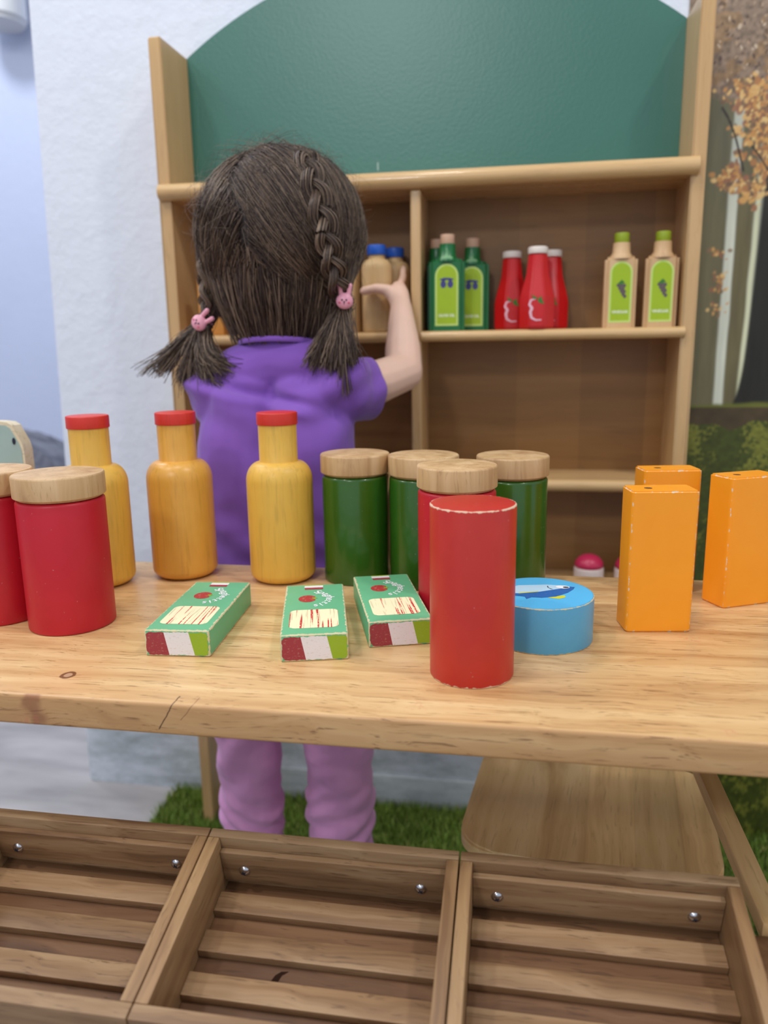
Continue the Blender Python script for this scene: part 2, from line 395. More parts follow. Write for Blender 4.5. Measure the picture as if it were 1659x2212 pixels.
# ------------------------------------------------------------------ the setting
def floor_mat():
    t = NT('floor_vinyl'); co = t.coord(); v = t.scale(co, (0.25, 1, 1))
    a = t.noise(v, 14, 4, 0.6, 0.4); b = t.noise(v, 60, 3)
    c = t.ramp(a, [(0.3, srgb(150, 146, 146)), (0.55, srgb(180, 176, 175)), (0.75, srgb(200, 196, 195))])
    c = t.mix(t.m('MULTIPLY', b, 0.3), c, srgb(168, 164, 166))
    return t.out(c, 0.5, 0.4)
bm = bmesh.new(); box(bm, -4, 3, -3, 3.2, -0.05, 0.0); struct(obj('floor', bm, floor_mat()))
def wall_mat(name, col, scuff_shade=True):
    t = NT(name); co = t.coord(); x, y, z = t.xyz(co)
    n = t.noise(t.scale(co, (1, 1, 0.7)), 7, 4, 0.6); n2 = t.noise(co, 45, 4, 0.65)
    c = t.mix(n, tuple(v * 0.94 for v in col[:3]) + (1,), col)
    if scuff_shade:      # scuff noise; greyer near the floor, shade put into the colour
        lo = t.m('SUBTRACT', 1.0, t.smooth(z, 0.10, 0.36)); sc = t.noise(t.scale(co, (0.5, 1, 1.4)), 30, 4, 0.7)
        c = t.mix(t.m('MULTIPLY', lo, t.smooth(sc, 0.35, 0.75)), c, srgb(158, 166, 168))
        c = t.mix(t.m('MULTIPLY', lo, 0.35), c, srgb(190, 200, 204))
    t.bump(t.m('ADD', n2, t.m('MULTIPLY', n, 2.0)), 0.5, 0.004)
    return t.out(c, 0.75, 0.3)
M_WALL = wall_mat('white_plaster', srgb(224, 229, 240))
bm = bmesh.new()
prism(bm, [(-0.709, 0), (2.2, 0), (2.2, 2.3), (-0.640, 2.3), (-0.674, 1.19)], 'y', 1.088, 1.24)
bmesh.ops.bevel(bm, geom=[e for e in bm.edges if abs(e.verts[0].co.y - 1.088) < 1e-5 and abs(e.verts[1].co.y - 1.088) < 1e-5 and e.verts[0].co.x < 0 and e.verts[1].co.x < 0 and abs(e.verts[0].co.z - e.verts[1].co.z) > .5], offset=0.006, segments=2, affect='EDGES')
struct(obj('wall_back', bm, M_WALL, smooth=30))
bm = bmesh.new(); box(bm, -4, 3, 2.6, 2.7, 0, 2.6)
struct(obj('wall_far', bm, wall_mat('far_blue_white_wall', srgb(206, 214, 238), False)))
bm = bmesh.new(); box(bm, -4.1, -4, -3, 2.7, 0, 2.6); struct(obj('wall_left', bm, wall_mat('side_wall_paint', srgb(206, 214, 238), False)))
# base moulding scuffs: a low grey-white skirting board on the back wall
bm = bmesh.new(); box(bm, -0.44, 0.20, 1.0835, 1.0885, 0, 0.055, 0.0015)
struct(obj('baseboard_back', bm, wall_mat('skirting_paint', srgb(206, 212, 214))))

# forest mural -------------------------------------------------------
def build_mural():
    xs = np.concatenate([np.arange(0.197, 0.40, 0.0011), np.arange(0.40, 1.70, 0.006)]); zs = np.concatenate([np.arange(0.0, 0.42, 0.004), np.arange(0.42, 1.25, 0.0016), np.arange(1.25, 1.9, 0.006)])
    X, Z = np.meshgrid(xs, zs); nx, nz = len(xs), len(zs)
    def lin(c): return np.array(srgb(*c)[:3])
    rn = np.random.default_rng(3)
    def vn(sx, sz, seed, oct_=3):
        out = np.zeros_like(X); amp = 1; tot = 0
        for o in range(oct_):
            fx, fz = X * sx * 2 ** o, Z * sz * 2 ** o; ix = np.floor(fx).astype(int); iz = np.floor(fz).astype(int); tx = fx - ix; tz = fz - iz
            tx = tx * tx * (3 - 2 * tx); tz = tz * tz * (3 - 2 * tz)
            h = lambda a, b: (np.abs(np.sin(a * 127.1 + b * 311.7 + seed * 17.3 + o * 9.1) * 43758.5453) % 1)
            v = (h(ix, iz) * (1 - tx) + h(ix + 1, iz) * tx) * (1 - tz) + (h(ix, iz + 1) * (1 - tx) + h(ix + 1, iz + 1) * tx) * tz
            out += v * amp; tot += amp; amp *= 0.5
        return out / tot
    n1 = vn(60, 60, 1); n2 = vn(25, 12, 2); n3 = vn(220, 220, 5, 2); nv = vn(180, 20, 6)
    C = np.zeros(X.shape + (3,))
    bg = lin((128, 128, 108)) * (0.8 + 0.4 * n2[..., None]); C[:] = bg
    sil = lin((196, 202, 192))
    C[:] = C * 0.7 + sil * 0.3 * n2[..., None]
    def band(xa, xb, col, soft=0.0025, var=0.3, lean=0.0):
        cx = X + lean * (Z - 0.8) + (n2 - 0.5) * 0.003
        m_ = np.clip((cx - xa) / soft + 0.5, 0, 1) * np.clip((xb - cx) / soft + 0.5, 0, 1)
        v = (1 - var / 2 + var * nv)[..., None]
        C[:] = C * (1 - m_[..., None]) + lin(col) * v * m_[..., None]
    band(0.18, 0.2575, (116, 110, 80), 0.004, 0.4); band(0.2575, 0.2695, (222, 226, 208), 0.003, 0.25)
    band(0.2695, 0.289, (112, 104, 72), 0.003, 0.4); band(0.289, 0.295, (224, 226, 190), 0.003, 0.3, -0.02)
    rx = 0.34
    for k in range(30):       # repeated stems further along the wall, out of the picture
        wd = rn.uniform(0.015, 0.05); band(rx, rx + wd, ((60, 54, 40), (92, 88, 66), (44, 40, 32))[k % 3], 0.004, 0.4); rx += wd + rn.uniform(0.012, 0.05)
    cx = X; flare = 0.013 * np.exp(-(Z - 0.63) / 0.03)
    m_ = np.clip((cx - (0.2965 - flare - np.clip(0.8 - Z, -1, 1) * 0.03)) / 0.003 + 0.5, 0, 1) * (cx < 0.37)
    C[:] = C * (1 - m_[..., None]) + (lin((40, 38, 32)) * (0.7 + 0.6 * nv[..., None])) * m_[..., None]
    # upper haze is greener/greyer
    up = np.clip((Z - 0.86) / 0.1, 0, 1)[..., None]
    C[:] = C * (1 - 0.28 * up) + lin((92, 100, 92)) * 0.28 * up
    # ground
    gr = np.clip((0.640 + (n2 - .5) * 0.01 - Z) / 0.004, 0, 1)[..., None]
    soil = lin((80, 66, 44)) * (0.7 + 0.6 * n1[..., None]); nm = vn(300, 420, 9, 3); moss = np.where((n1 * .5 + nm * .5 + n2 * .6)[..., None] > 0.86, lin((122, 124, 48)), lin((72, 80, 30))) * (0.65 + 0.7 * n3[..., None])
    gcol = np.where(((Z > 0.612 + (n2 - .5) * 0.03) & (Z < 0.634 + (n1 - .5) * 0.006))[..., None], soil, moss)
    gcol = np.where((Z > 0.634)[..., None], lin((110, 114, 46)), gcol)
    C[:] = C * (1 - gr) + gcol * gr
    # leaf litter of the crown at the top
    tm = np.clip((Z - (1.005 + 0.10 * (0.30 - X) + (n2 - .5) * 0.03)) / 0.01 + 0.3, 0, 1)[..., None]
    lit = lin((142, 122, 104)) * (0.45 + 1.0 * n3[..., None]); lit = np.where(n1[..., None] > 0.6, lin((150, 122, 92)) * (0.6 + .7 * n3[..., None]), lit)
    C[:] = C * (1 - tm) + lit * tm
    def blob(cx, cz, r, col, ratio=1.0, ang=0.0):
        sel = (np.abs(X - cx) < r * 2) & (np.abs(Z - cz) < r * 2)
        if not sel.any(): return
        dx, dz = X[sel] - cx, Z[sel] - cz; ca, sa = math.cos(ang), math.sin(ang)
        u = (dx * ca + dz * sa) / r; v = (-dx * sa + dz * ca) / (r * ratio)
        a = np.clip((1 - np.sqrt(u * u + v * v)) * 3, 0, 1)[:, None] * 0.9
        C[sel] = C[sel] * (1 - a) + lin(col) * a
    pal = [(218, 168, 100), (200, 146, 86), (228, 184, 118), (178, 124, 78), (156, 106, 80), (234, 198, 132), (146, 114, 84), (120, 96, 76)]
    def cluster(cx, cz, sx, sz, n, r=(0.002, 0.0055)):
        for _ in range(n):
            blob(rn.normal(cx, sx), rn.normal(cz, sz), rn.uniform(*r), pal[rn.integers(len(pal))], rn.uniform(.5, .9), rn.uniform(0, PI))
    cluster(0.272, 1.012, 0.013, 0.010, 130); cluster(0.288, 0.985, 0.009, 0.018, 220); cluster(0.2985, 0.96, 0.007, 0.018, 190)
    cluster(0.262, 0.972, 0.004, 0.003, 14); cluster(0.268, 0.945, 0.005, 0.004, 16); cluster(0.255, 0.918, 0.008, 0.006, 70); cluster(0.284, 0.905, 0.009, 0.008, 110)
    cluster(0.262, 0.93, 0.004, 0.004, 22); cluster(0.2965, 0.93, 0.004, 0.008, 40)
    for cz in (0.80, 0.785, 0.83, 0.76): cluster(0.252, cz, 0.006, 0.003, 14, (0.002, 0.004))
    for _ in range(140): blob(rn.uniform(0.2, 0.34), rn.uniform(1.03, 1.15), rn.uniform(.0015, .004), ((178, 150, 122), (80, 66, 60), (204, 184, 160), (100, 78, 60))[rn.integers(4)], rn.uniform(.4, .8), rn.uniform(0, PI))
    for _ in range(500): blob(rn.uniform(0.34, 1.6), rn.uniform(0.8, 1.2), rn.uniform(.012, .03), pal[rn.integers(len(pal))], rn.uniform(.5, .9), rn.uniform(0, PI))
    for i in range(120):       # a thin dark twig
        s = i / 119; blob(0.243 + 0.030 * s, 1.000 - 0.075 * s + 0.01 * math.sin(s * 3), 0.0014, (50, 44, 38))
        blob(0.281 + 0.022 * s, 0.955 - 0.03 * s, 0.0011, (50, 44, 38))
    Y = np.full(X.size, 1.0862)
    co = np.stack([X.ravel(), Y, Z.ravel()], 1)
    i = np.arange(nz - 1)[:, None] * nx + np.arange(nx - 1)[None, :]
    F = np.stack([i, i + 1, i + nx + 1, i + nx], -1).reshape(-1, 4)
    me = bpy.data.meshes.new('forest_mural'); me.vertices.add(len(co)); me.vertices.foreach_set('co', co.ravel())
    me.loops.add(F.size); me.loops.foreach_set('vertex_index', F.ravel().astype(np.int32))
    me.polygons.add(len(F)); me.polygons.foreach_set('loop_start', np.arange(0, F.size, 4, dtype=np.int32)); me.update()
    at = me.color_attributes.new('print', 'FLOAT_COLOR', 'POINT')
    at.data.foreach_set('color', np.concatenate([np.clip(C, 0, 1).reshape(-1, 3), np.ones((X.size, 1))], 1).ravel())
    t = NT('mural_print'); a = t.n.new('ShaderNodeAttribute'); a.attribute_name = 'print'
    m_ = t.out(a.outputs['Color'], 0.45, 0.4)
    o = link_mesh('forest_mural', me, m_, None, False)
    tag(o, 'printed autumn forest mural with orange leaves and dark trunks on the wall', 'mural')
build_mural()

# turf mat -------------------------------------------------------------
bm = bmesh.new(); box(bm, -0.545, 1.4, 0.30, 1.083, 0.0, 0.004)
turf = obj('turf_mat', bm, plain('turf_backing', srgb(52, 66, 24), 0.9)); tag(turf, 'green artificial turf mat under the shelf and the wooden chair', 'turf mat')
def grass():
    N = 70000
    x = np.concatenate([RNG.uniform(-0.545, -0.0, 38000), RNG.uniform(-0.0, 0.6, 26000), RNG.uniform(0.6, 1.4, 6000), RNG.uniform(-0.545, 0.9, 34000)])
    y = np.concatenate([RNG.uniform(0.66, 1.080, 38000), RNG.uniform(0.66, 1.080, 26000), RNG.uniform(0.4, 1.08, 6000), RNG.uniform(0.302, 0.67, 34000)])
    N = len(x); a = RNG.uniform(0, 2 * PI, N); L = RNG.uniform(0.008, 0.020, N); l = RNG.uniform(0.0, 0.010, N); b = RNG.uniform(0, 2 * PI, N); wd = 0.0007
    base = np.stack([x, y, np.full(N, 0.004)], 1); sx = np.stack([np.cos(a), np.sin(a), 0 * a], 1) * wd
    mid = base + np.stack([np.cos(b) * l * .4, np.sin(b) * l * .4, L * .6], 1); tip = base + np.stack([np.cos(b) * l, np.sin(b) * l, L], 1)
    V = np.stack([base - sx, base + sx, mid + sx * .8, mid - sx * .8, tip], 1)
    V[:, :, 1] = np.minimum(V[:, :, 1], 1.0825)
    k = np.arange(N)[:, None] * 5
    lv = np.concatenate([k + [0, 1, 2, 3], k + [3, 2, 4]], 1)
    me = bpy.data.meshes.new('turf_grass'); me.vertices.add(N * 5); me.vertices.foreach_set('co', V.ravel())
    me.loops.add(N * 7); me.loops.foreach_set('vertex_index', lv.ravel().astype(np.int32))
    ls = (np.arange(N)[:, None] * 7 + np.array([0, 4])[None]).ravel().astype(np.int32)
    me.polygons.add(N * 2); me.polygons.foreach_set('loop_start', ls); me.update()
    t = NT('turf_blades'); g = t.n.new('ShaderNodeNewGeometry')
    c = t.ramp(g.outputs['Random Per Island'], [(0.0, srgb(88, 112, 36)), (0.5, srgb(126, 158, 58)), (0.85, srgb(160, 188, 88)), (1.0, srgb(180, 172, 104))])
    o = link_mesh('turf_grass', me, t.out(c, 0.6), turf, False); o['kind'] = 'stuff'
grass()

# ------------------------------------------------------------------ market stand
T = 0.51
ST = thing('market_stand', 'worn light wood play counter with a thick top carrying the wooden tins and bottles', 'counter', (-0.05, 0.55, 0))
def sp(name, bm, m_, smooth=35):
    o = obj(name, bm, m_, None, smooth); o.parent = ST; o.matrix_parent_inverse = Matrix.Translation((0.05, -0.55, 0)); return o
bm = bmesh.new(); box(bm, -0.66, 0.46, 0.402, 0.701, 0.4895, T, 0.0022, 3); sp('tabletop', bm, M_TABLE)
for lx in (-0.63, 0.41):
    for ly in (0.43, 0.66):
        bm = bmesh.new(); box(bm, lx, lx + 0.03, ly, ly + 0.03, 0.0 if ly < .65 else 0.004, 0.4895, 0.002); sp('leg', bm, M_STANDD)
bm = bmesh.new(); box(bm, 0.1515, 0.1655, 0.428, 0.69, 0.367, 0.380, 0.0012); sp('side_rail', bm, M_STANDW)
bm = bmesh.new(); box(bm, 0.1445, 0.1720, 0.395, 0.4275, 0.0, 0.372, 0.0015); sp('front_post', bm, M_STANDD)
bm = bmesh.new(); box(bm, 0.1515, 0.1655, 0.662, 0.690, 0.3802, 0.4895, 0.0012); sp('rear_post', bm, M_STANDW)
bm = bmesh.new(); box(bm, -0.60, 0.1445, 0.400, 0.416, 0.345, 0.3645, 0.001); sp('tray_bearer', bm, M_STANDD)
bm = bmesh.new(); box(bm, -0.60, 0.41, 0.300, 0.318, 0.30, 0.335, 0.001); sp('tray_bearer', bm, M_STANDD)
for lx in (-0.63, 0.41):
    bm = bmesh.new(); box(bm, lx, lx + 0.03, 0.29, 0.325, 0.0, 0.335, 0.001); sp('leg', bm, M_STANDD)
    bm = bmesh.new(); box(bm, lx + .005, lx + 0.025, 0.32, 0.44, 0.305, 0.345, 0.001); sp('side_rail', bm, M_STANDD)

# slatted trays ---------------------------------------------------------
TILT = math.radians(13.5); TW, TL, TH = 0.1605, 0.1225, 0.043
def build_tray(x0, label):
    t = thing('slatted_tray', label, 'tray', (x0, 0.42, 0.4155), 0, 'slatted trays in front of the counter'); t.rotation_euler = (TILT, 0, 0)
    def p(name, a, m_, bev=0.0009):
        bm = bmesh.new(); box(bm, *a, bev, 2); return obj(name, bm, m_, t)
    p('back_board', (0, TW, -0.0068, 0, -TH, 0), M_TRAYX)
    p('front_board', (0, TW, -TL, -TL + 0.0085, -TH, 0), M_TRAYX)
    p('side_board', (0, 0.0075, -TL + 0.0086, -0.0069, -TH, 0), M_TRAYY)
    p('side_board', (TW - 0.0075, TW, -TL + 0.0086, -0.0069, -TH, 0), M_TRAYY)
    p('cleat', (0.0076, TW - 0.0076, -0.0112, -0.0069, -0.0340, -0.0088), M_TRAYX)
    p('base_panel', (0.0076, TW - 0.0076, -TL + 0.0086, -0.0069, -TH, -0.0405), M_TRAYB, 0.0003)
    for k in range(4):
        v1 = -0.0190 - 0.0268 * k
        p('slat', (0.0076, TW - 0.0076, max(v1 - 0.0142, -TL + .0087), v1, -0.0404, -0.0345), M_TRAYX, 0.0008)
    for sx in (0.0225, 0.1370):
        bm = bmesh.new()
        lathe(bm, [(0, 0.0022), (0.0016, 0.0020), (0.0031, 0.0012), (0.0038, 0.0002), (0.0038, 0), (0, 0)], 20)
        bm.transform(Matrix.Translation((sx, -0.0112, -0.0235)) @ Matrix.Rotation(PI / 2, 4, 'X'))
        s_ = obj('screw', bm, M_CHROME, t, 40)
        bm = bmesh.new(); box(bm, -0.0016, 0.0016, -0.0003, 0.0003, 0, 0.0004); box(bm, -0.0003, 0.0003, -0.0016, 0.0016, 0, 0.0004)
        bm.transform(Matrix.Translation((sx, -0.0112 - 0.0020, -0.0235)) @ Matrix.Rotation(PI / 2, 4, 'X') @ Matrix.Rotation(0.5, 4, 'Z'))
        obj('cross_slot', bm, M_BLACK, s_, False)
    return t
build_tray(-0.3505, 'slatted brown wooden tray below the counter, cut by the left picture edge')
mt = build_tray(-0.1892, 'slatted brown wooden tray in the middle with a dark knot between its slats')
build_tray(-0.0278, 'slatted brown wooden tray below the chair seat, rightmost of the three')
bm = bmesh.new(); poly(bm, [(-0.0035, -0.003), (0.0005, -0.0035), (0.002, 0.001), (0.0055, 0.0038), (0.001, 0.0032), (-0.002, 0.0005)], 0)
kn = obj('wood_knot', bm, plain('knot_brown', srgb(44, 26, 18), 0.9, spec=0.1), mt, False, (0.0590, -0.0662, -0.0402))

# ------------------------------------------------------------------ toys on the counter
def tin(x, y, r, h, rl, ht, mb, label, group, rz=0.0):
    t = thing('lidded_tin', label, 'toy tin', (x, y, T), rz, group)
    bm = bmesh.new(); lathe(bm, rnd(r, 0, h, 0.0018, 4, 0.0028), 80); obj('body', bm, mb, t, 40)
    bm = bmesh.new(); p = [(0, h + 0.0004), (r - 0.002, h + 0.0004)] + rnd(rl, h + 0.0022, ht, 0.0006, 3, 0.0016)[1:]
    lathe(bm, p, 80); obj('lid', bm, M_LID, t, 30)
    return t
tin(-0.3424, 0.5278, 0.0324, 0.1010, 0.0336, 0.1200, M_RED, 'crimson wooden tin with pale wood lid beside the yellow bottle it partly hides', 'crimson lidded tins', 0.3)
tin(-0.4106, 0.5379, 0.0324, 0.1010, 0.0336, 0.1200, M_RED, 'crimson wooden tin in front of the mint board, half outside the picture', 'crimson lidded tins', 1.2)
tin(-0.0440, 0.5888, 0.0303, 0.1010, 0.0313, 0.1200, M_RED, 'crimson lidded tin tucked behind the lidless red cylinder, before the green ones', 'crimson lidded tins', 2.2)
tin(-0.1423, 0.6800 - 0.006, 0.0303, 0.0975, 0.0313, 0.1165, M_GREEN, 'dark green tin with pale wood lid standing next to the rightmost yellow bottle', 'dark green lidded tins', 0.2)
tin(-0.0795, 0.6680, 0.0303, 0.0975, 0.0313, 0.1165, M_GREEN, 'dark green tin mostly hidden, between the other two green tins', 'dark green lidded tins', 1.4)
tin(-0.0019, 0.6695, 0.0303, 0.0975, 0.0313, 0.1165, M_GREEN, 'dark green lidded tin behind the blue round tin', 'dark green lidded tins', 2.6)

def bottle(x, y, m_, label, rz, dz=0.0):
    t = thing('yellow_bottle', label, 'toy bottle', (x, y, T), rz, 'yellow wooden bottles')
    r = 0.030; h = 0.1105 + dz
    prof = [(0, 0)]
    for i in range(8):
        a = PI / 2 * i / 7; prof.append((r - 0.011 + 0.011 * math.sin(a), 0.009 - 0.009 * math.cos(a)))
    for i in range(12):
        a = PI / 2 * i / 11; prof.append((r - 0.0125 + 0.0125 * math.cos(a), h - 0.018 + 0.0175 * math.sin(a) ** 1.0))
    prof += [(0.0172, h), (0.0172, h + 0.0325), (0, h + 0.0325)]
    bm = bmesh.new(); lathe(bm, prof, 72); obj('body', bm, m_, t, 38)
    bm = bmesh.new(); lathe(bm, rnd(0.0183, h + 0.0326, h + 0.0436, 0.0006, 3, 0.0012), 64); obj('cap', bm, M_CAPR, t, 30)
bottle(-0.3745, 0.6300, M_YEL, 'yellow wooden bottle with red cap behind the crimson tin', 0.2)
bottle(-0.3080, 0.6655, M_YELO, 'amber yellow wooden bottle with red cap in front of the purple shirt edge', 1.9)
bottle(-0.2105, 0.6634, M_YEL, 'bright yellow wooden bottle with red cap beside the green tin', 3.4)

# red cylinder and blue tin
bm = bmesh.new(); lathe(bm, rnd(0.0272, 0, 0.1133, 0.0009, 3), 96)
o = obj('red_cylinder', bm, M_REDB, None, 40, (-0.0253, 0.4741, T)); tag(o, 'plain orange-red wooden cylinder without lid, with chipped pale rims, nearest the counter edge', 'toy block')
t = thing('blue_fish_tin', 'low round sky blue wooden tin with a blue fish printed on top', 'toy tin', (0.0208, 0.5447, T))
bm = bmesh.new(); lathe(bm, rnd(0.0374, 0, 0.0333, 0.0007, 3), 110); obj('body', bm, M_BLUE, t, 40)
bm = bmesh.new(); zt = 0.03335
poly(bm, ellipse(0, 0, 0.0363, 0.0363, 90), zt, 0)
def interp(pts, n=6):
    out = []
    for i in range(len(pts)):
        p0, p1, p2, p3 = pts[i - 1], pts[i], pts[(i + 1) % len(pts)], pts[(i + 2) % len(pts)]
        for k in range(n):
            s = k / n
            out.append(tuple(0.5 * ((2 * p1[j]) + (-p0[j] + p2[j]) * s + (2 * p0[j] - 5 * p1[j] + 4 * p2[j] - p3[j]) * s * s + (-p0[j] + 3 * p1[j] - 3 * p2[j] + p3[j]) * s ** 3) for j in (0, 1)))
    return out
pale = [(-0.0300, 0.0010), (-0.0163, 0.0150), (0.004, 0.0190), (0.016, 0.0182), (0.0215, 0.0160), (0.0135, 0.0100), (-0.002, 0.0008), (-0.016, -0.0040), (-0.0270, -0.0040)]
poly(bm, pale, zt + 0.0001, 1)
blue = [(0.0248, 0.0153), (0.0215, 0.0160), (0.0135, 0.0100), (-0.002, 0.0006), (-0.016, -0.0050), (-0.0270, -0.0050), (-0.031, -0.0080), (-0.0180, -0.0100), (-0.0120, -0.0112), (-0.0108, -0.0165), (-0.0070, -0.0120), (0.0, -0.0125), (0.010, -0.0088), (0.0190, 0.0015), (0.0235, 0.0100)]
poly(bm, blue, zt + 0.00015, 2)
poly(bm, [(0.0040, -0.0118), (0.0128, -0.0065), (0.0160, -0.0050), (0.0170, -0.0075), (0.0160, -0.0105), (0.0120, -0.0135)], zt + 0.0001, 3)
poly(bm, [(-0.016, -0.0030), (-0.002, 0.0020), (-0.002, 0.0006), (-0.016, -0.0050)], zt + 0.0002, 3)
poly(bm, ellipse(0.0160, 0.0140, 0.0050, 0.0036, 24, 0.2), zt + 0.00025, 4)
poly(bm, ellipse(0.0182, 0.0135, 0.0022, 0.0016), zt + 0.0003, 5)
poly(bm, [(0.0046, 0.0150), (0.0050, 0.0118), (0.0068, 0.0090), (0.0090, 0.0075), (0.0070, 0.0085), (0.0056, 0.0118), (0.0054, 0.0150)], zt + 0.0003, 5)
obj('fish_print', bm, [M_BLUET, M_FISHL, M_FISHB, M_FISHY, M_WHITE, M_BLACK], t, False)

# juice boxes
def juice(x, y, a, label):
    t = thing('juice_carton', label, 'toy carton', (x, y, T), a, 'orange wooden juice cartons')
    W_, L_, H_ = 0.048, 0.027, 0.106
    bm = bmesh.new(); box(bm, 0, W_, 0, L_, 0, H_)
    vert = [e for e in bm.edges if abs(e.verts[0].co.z - e.verts[1].co.z) > .05]
    bmesh.ops.bevel(bm, geom=vert, offset=0.0034, segments=4, affect='EDGES', profile=0.55)
    bmesh.ops.bevel(bm, geom=[e for e in bm.edges if (e.verts[0].co.z > H_ - 1e-5 and e.verts[1].co.z > H_ - 1e-5) or (e.verts[0].co.z < 1e-5 and e.verts[1].co.z < 1e-5)], offset=0.0011, segments=3, affect='EDGES')
    obj('block', bm, M_JUICE, t, 35)
    bm = bmesh.new(); lathe(bm, [(0, 0.00005), (0.0026, 0.00005), (0.0030, 0.0)], 20); obj('straw_hole', bm, M_DARKHOLE, t, False, (0.0150, 0.0135, H_))
juice(0.0831, 0.5594, 0.141, 'orange wooden juice carton, nearest of the three, straw hole on top')
juice(0.1060, 0.6560, 0.155, 'orange juice carton mostly hidden behind the nearest one, white chipped corner')
juice(0.1663, 0.6219, 0.454, 'orange juice carton turned edge-on, beside the other pair and cut by the picture')

# pasta boxes
def pasta(x, y, a, label, seed):
    W_, L_, H_ = 0.0465, 0.112, 0.0195
    t = thing('pasta_box', label, 'toy box', (x, y, T), a, 'green wooden pasta boxes')
    bm = bmesh.new(); box(bm, 0, W_, 0, L_, 0, H_, 0.0016, 3); obj('block', bm, M_MINT, t, 30)
    z = H_ + 0.00012
    bm = bmesh.new()
    def wob(pts, s=0.0004): return [(u + random.uniform(-s, s), v + random.uniform(-s, s)) for u, v in pts]
    poly(bm, rrect(0.0055, 0.0405, 0.0120, 0.0500, 0.005), z, 0)
    obj('pasta_window', bm, M_PANEL, t, False)
    bm = bmesh.new()
    # front-end flag on the y=0 face
    fn = lambda u, v: (u, -0.00012, v)
    def dense(p, q, n): return [(p[0] + (q[0] - p[0]) * i / n, p[1] + (q[1] - p[1]) * i / n) for i in range(n)]
    def ragged(pts, s=0.00035): return [(u + random.uniform(-s, s), v + random.uniform(-s, s)) for u, v in pts]
    zt_, zb_ = H_ - 0.0016, 0.0012
    poly(bm, ragged(dense((0.0012, zb_ + .003), (0.0032, zb_), 3) + dense((0.0032, zb_), (0.0172, zb_), 9)) + [(0.0172, zb_), (0.0140, zt_)] + ragged(dense((0.0140, zt_), (0.003, zt_), 8) + dense((0.003, zt_), (0.0012, zt_ - .002), 3) + dense((0.0012, zt_ - .002), (0.0012, zb_ + .003), 6)), 0, 0, fn)
    poly(bm, [(0.0172, zb_)] + ragged(dense((0.0180, zb_), (0.0355, zb_), 12)) + [(0.0355, zb_), (0.0318, zt_)] + ragged(dense((0.031, zt_), (0.0146, zt_), 12)) + [(0.0140, zt_)], 0, 1, fn)
    poly(bm, [(0.0355, zb_)] + ragged(dense((0.0362, zb_), (0.0440, zb_), 6) + dense((0.0440, zb_), (0.0454, zb_ + .002), 2) + dense((0.0454, zb_ + .002), (0.0454, zt_ - .002), 6) + dense((0.0454, zt_ - .002), (0.0440, zt_), 2) + dense((0.0440, zt_), (0.0324, zt_), 7)) + [(0.0318, zt_)], 0, 2, fn)
    obj('end_flag_print', bm, [M_MAROON, M_WHITEP, M_LIMEP], t, False); bm = bmesh.new()
    poly(bm, [(0.0155, 0.0985), (0.0300, 0.0985), (0.0300, 0.1035), (0.0150, 0.1035)], z, 0)
    poly(bm, [(0.0150, 0.1035), (0.0300, 0.1035), (0.0300, 0.1085), (0.0150, 0.1085)], z, 1)
    poly(bm, [(0.0150, 0.1085), (0.0300, 0.1085), (0.0300, 0.1106), (0.0150, 0.1106)], z, 2)
    obj('top_flag_print', bm, [M_MAROON, M_WHITEP, M_LIMEP], t, False)
    bm = bmesh.new()
    pts = ellipse(0.0178, 0.0758, 0.0070, 0.0082, 26)
    pts = [p for p in pts if not (p[0] > 0.0228 and abs(p[1] - 0.0765) < 0.0030)] ; 
    pts = [(u, v) for u, v in ellipse(0.0178, 0.0758, 0.0070, 0.0082, 26)]
    pts[0] = (0.0222, 0.0760); pts[1] = (0.0232, 0.0785) if seed else (0.0236, 0.0775); pts[25] = (0.0236, 0.0735)
    poly(bm, pts, z, 0)
    star = []
    for k in range(10):
        a_ = 2 * PI * k / 10; rr = 0.0030 if k % 2 == 0 else 0.0011; star.append((0.0232 + rr * math.cos(a_), 0.0762 + rr * math.sin(a_)))
    poly(bm, star, z + 0.0001, 1)
    obj('tomato_print', bm, [M_TOMATO, M_LIMEP], t, False)
    word = 'Spaghettis'; ms = bpy.data.meshes.new('lettering'); bl = bmesh.new()
    for k, ch in enumerate(word):
        s = k / (len(word) - 1); th = math.radians(66 - 132 * s); rr = 0.0172
        cx, cy = 0.0180 + rr * math.cos(th) * 1.0, 0.0752 + rr * math.sin(th) * 1.05
        mx = Matrix.Translation((cx, cy, z + 0.0001)) @ Matrix.Rotation(th - PI / 2, 4, 'Z')
        me = text_mesh('c', ch, 0.0094, M_LETTER, None, 0.25, mx, 1.0, 0.00012); bl.from_mesh(me); bpy.data.meshes.remove(me)
    bl.to_mesh(ms); bl.free(); link_mesh('lettering', ms, M_LETTER, t, False)
pasta(-0.2525, 0.4706, 0.080, 'worn green pasta box lying apart, left of its two neighbours', 1)
pasta(-0.1546, 0.4718, 0.2511, 'worn green pasta box in the middle, in front of the bright yellow bottle', 0)
pasta(-0.0998, 0.5049, 0.3027, 'worn green pasta box touching the red cylinder, its right side hidden', 0)

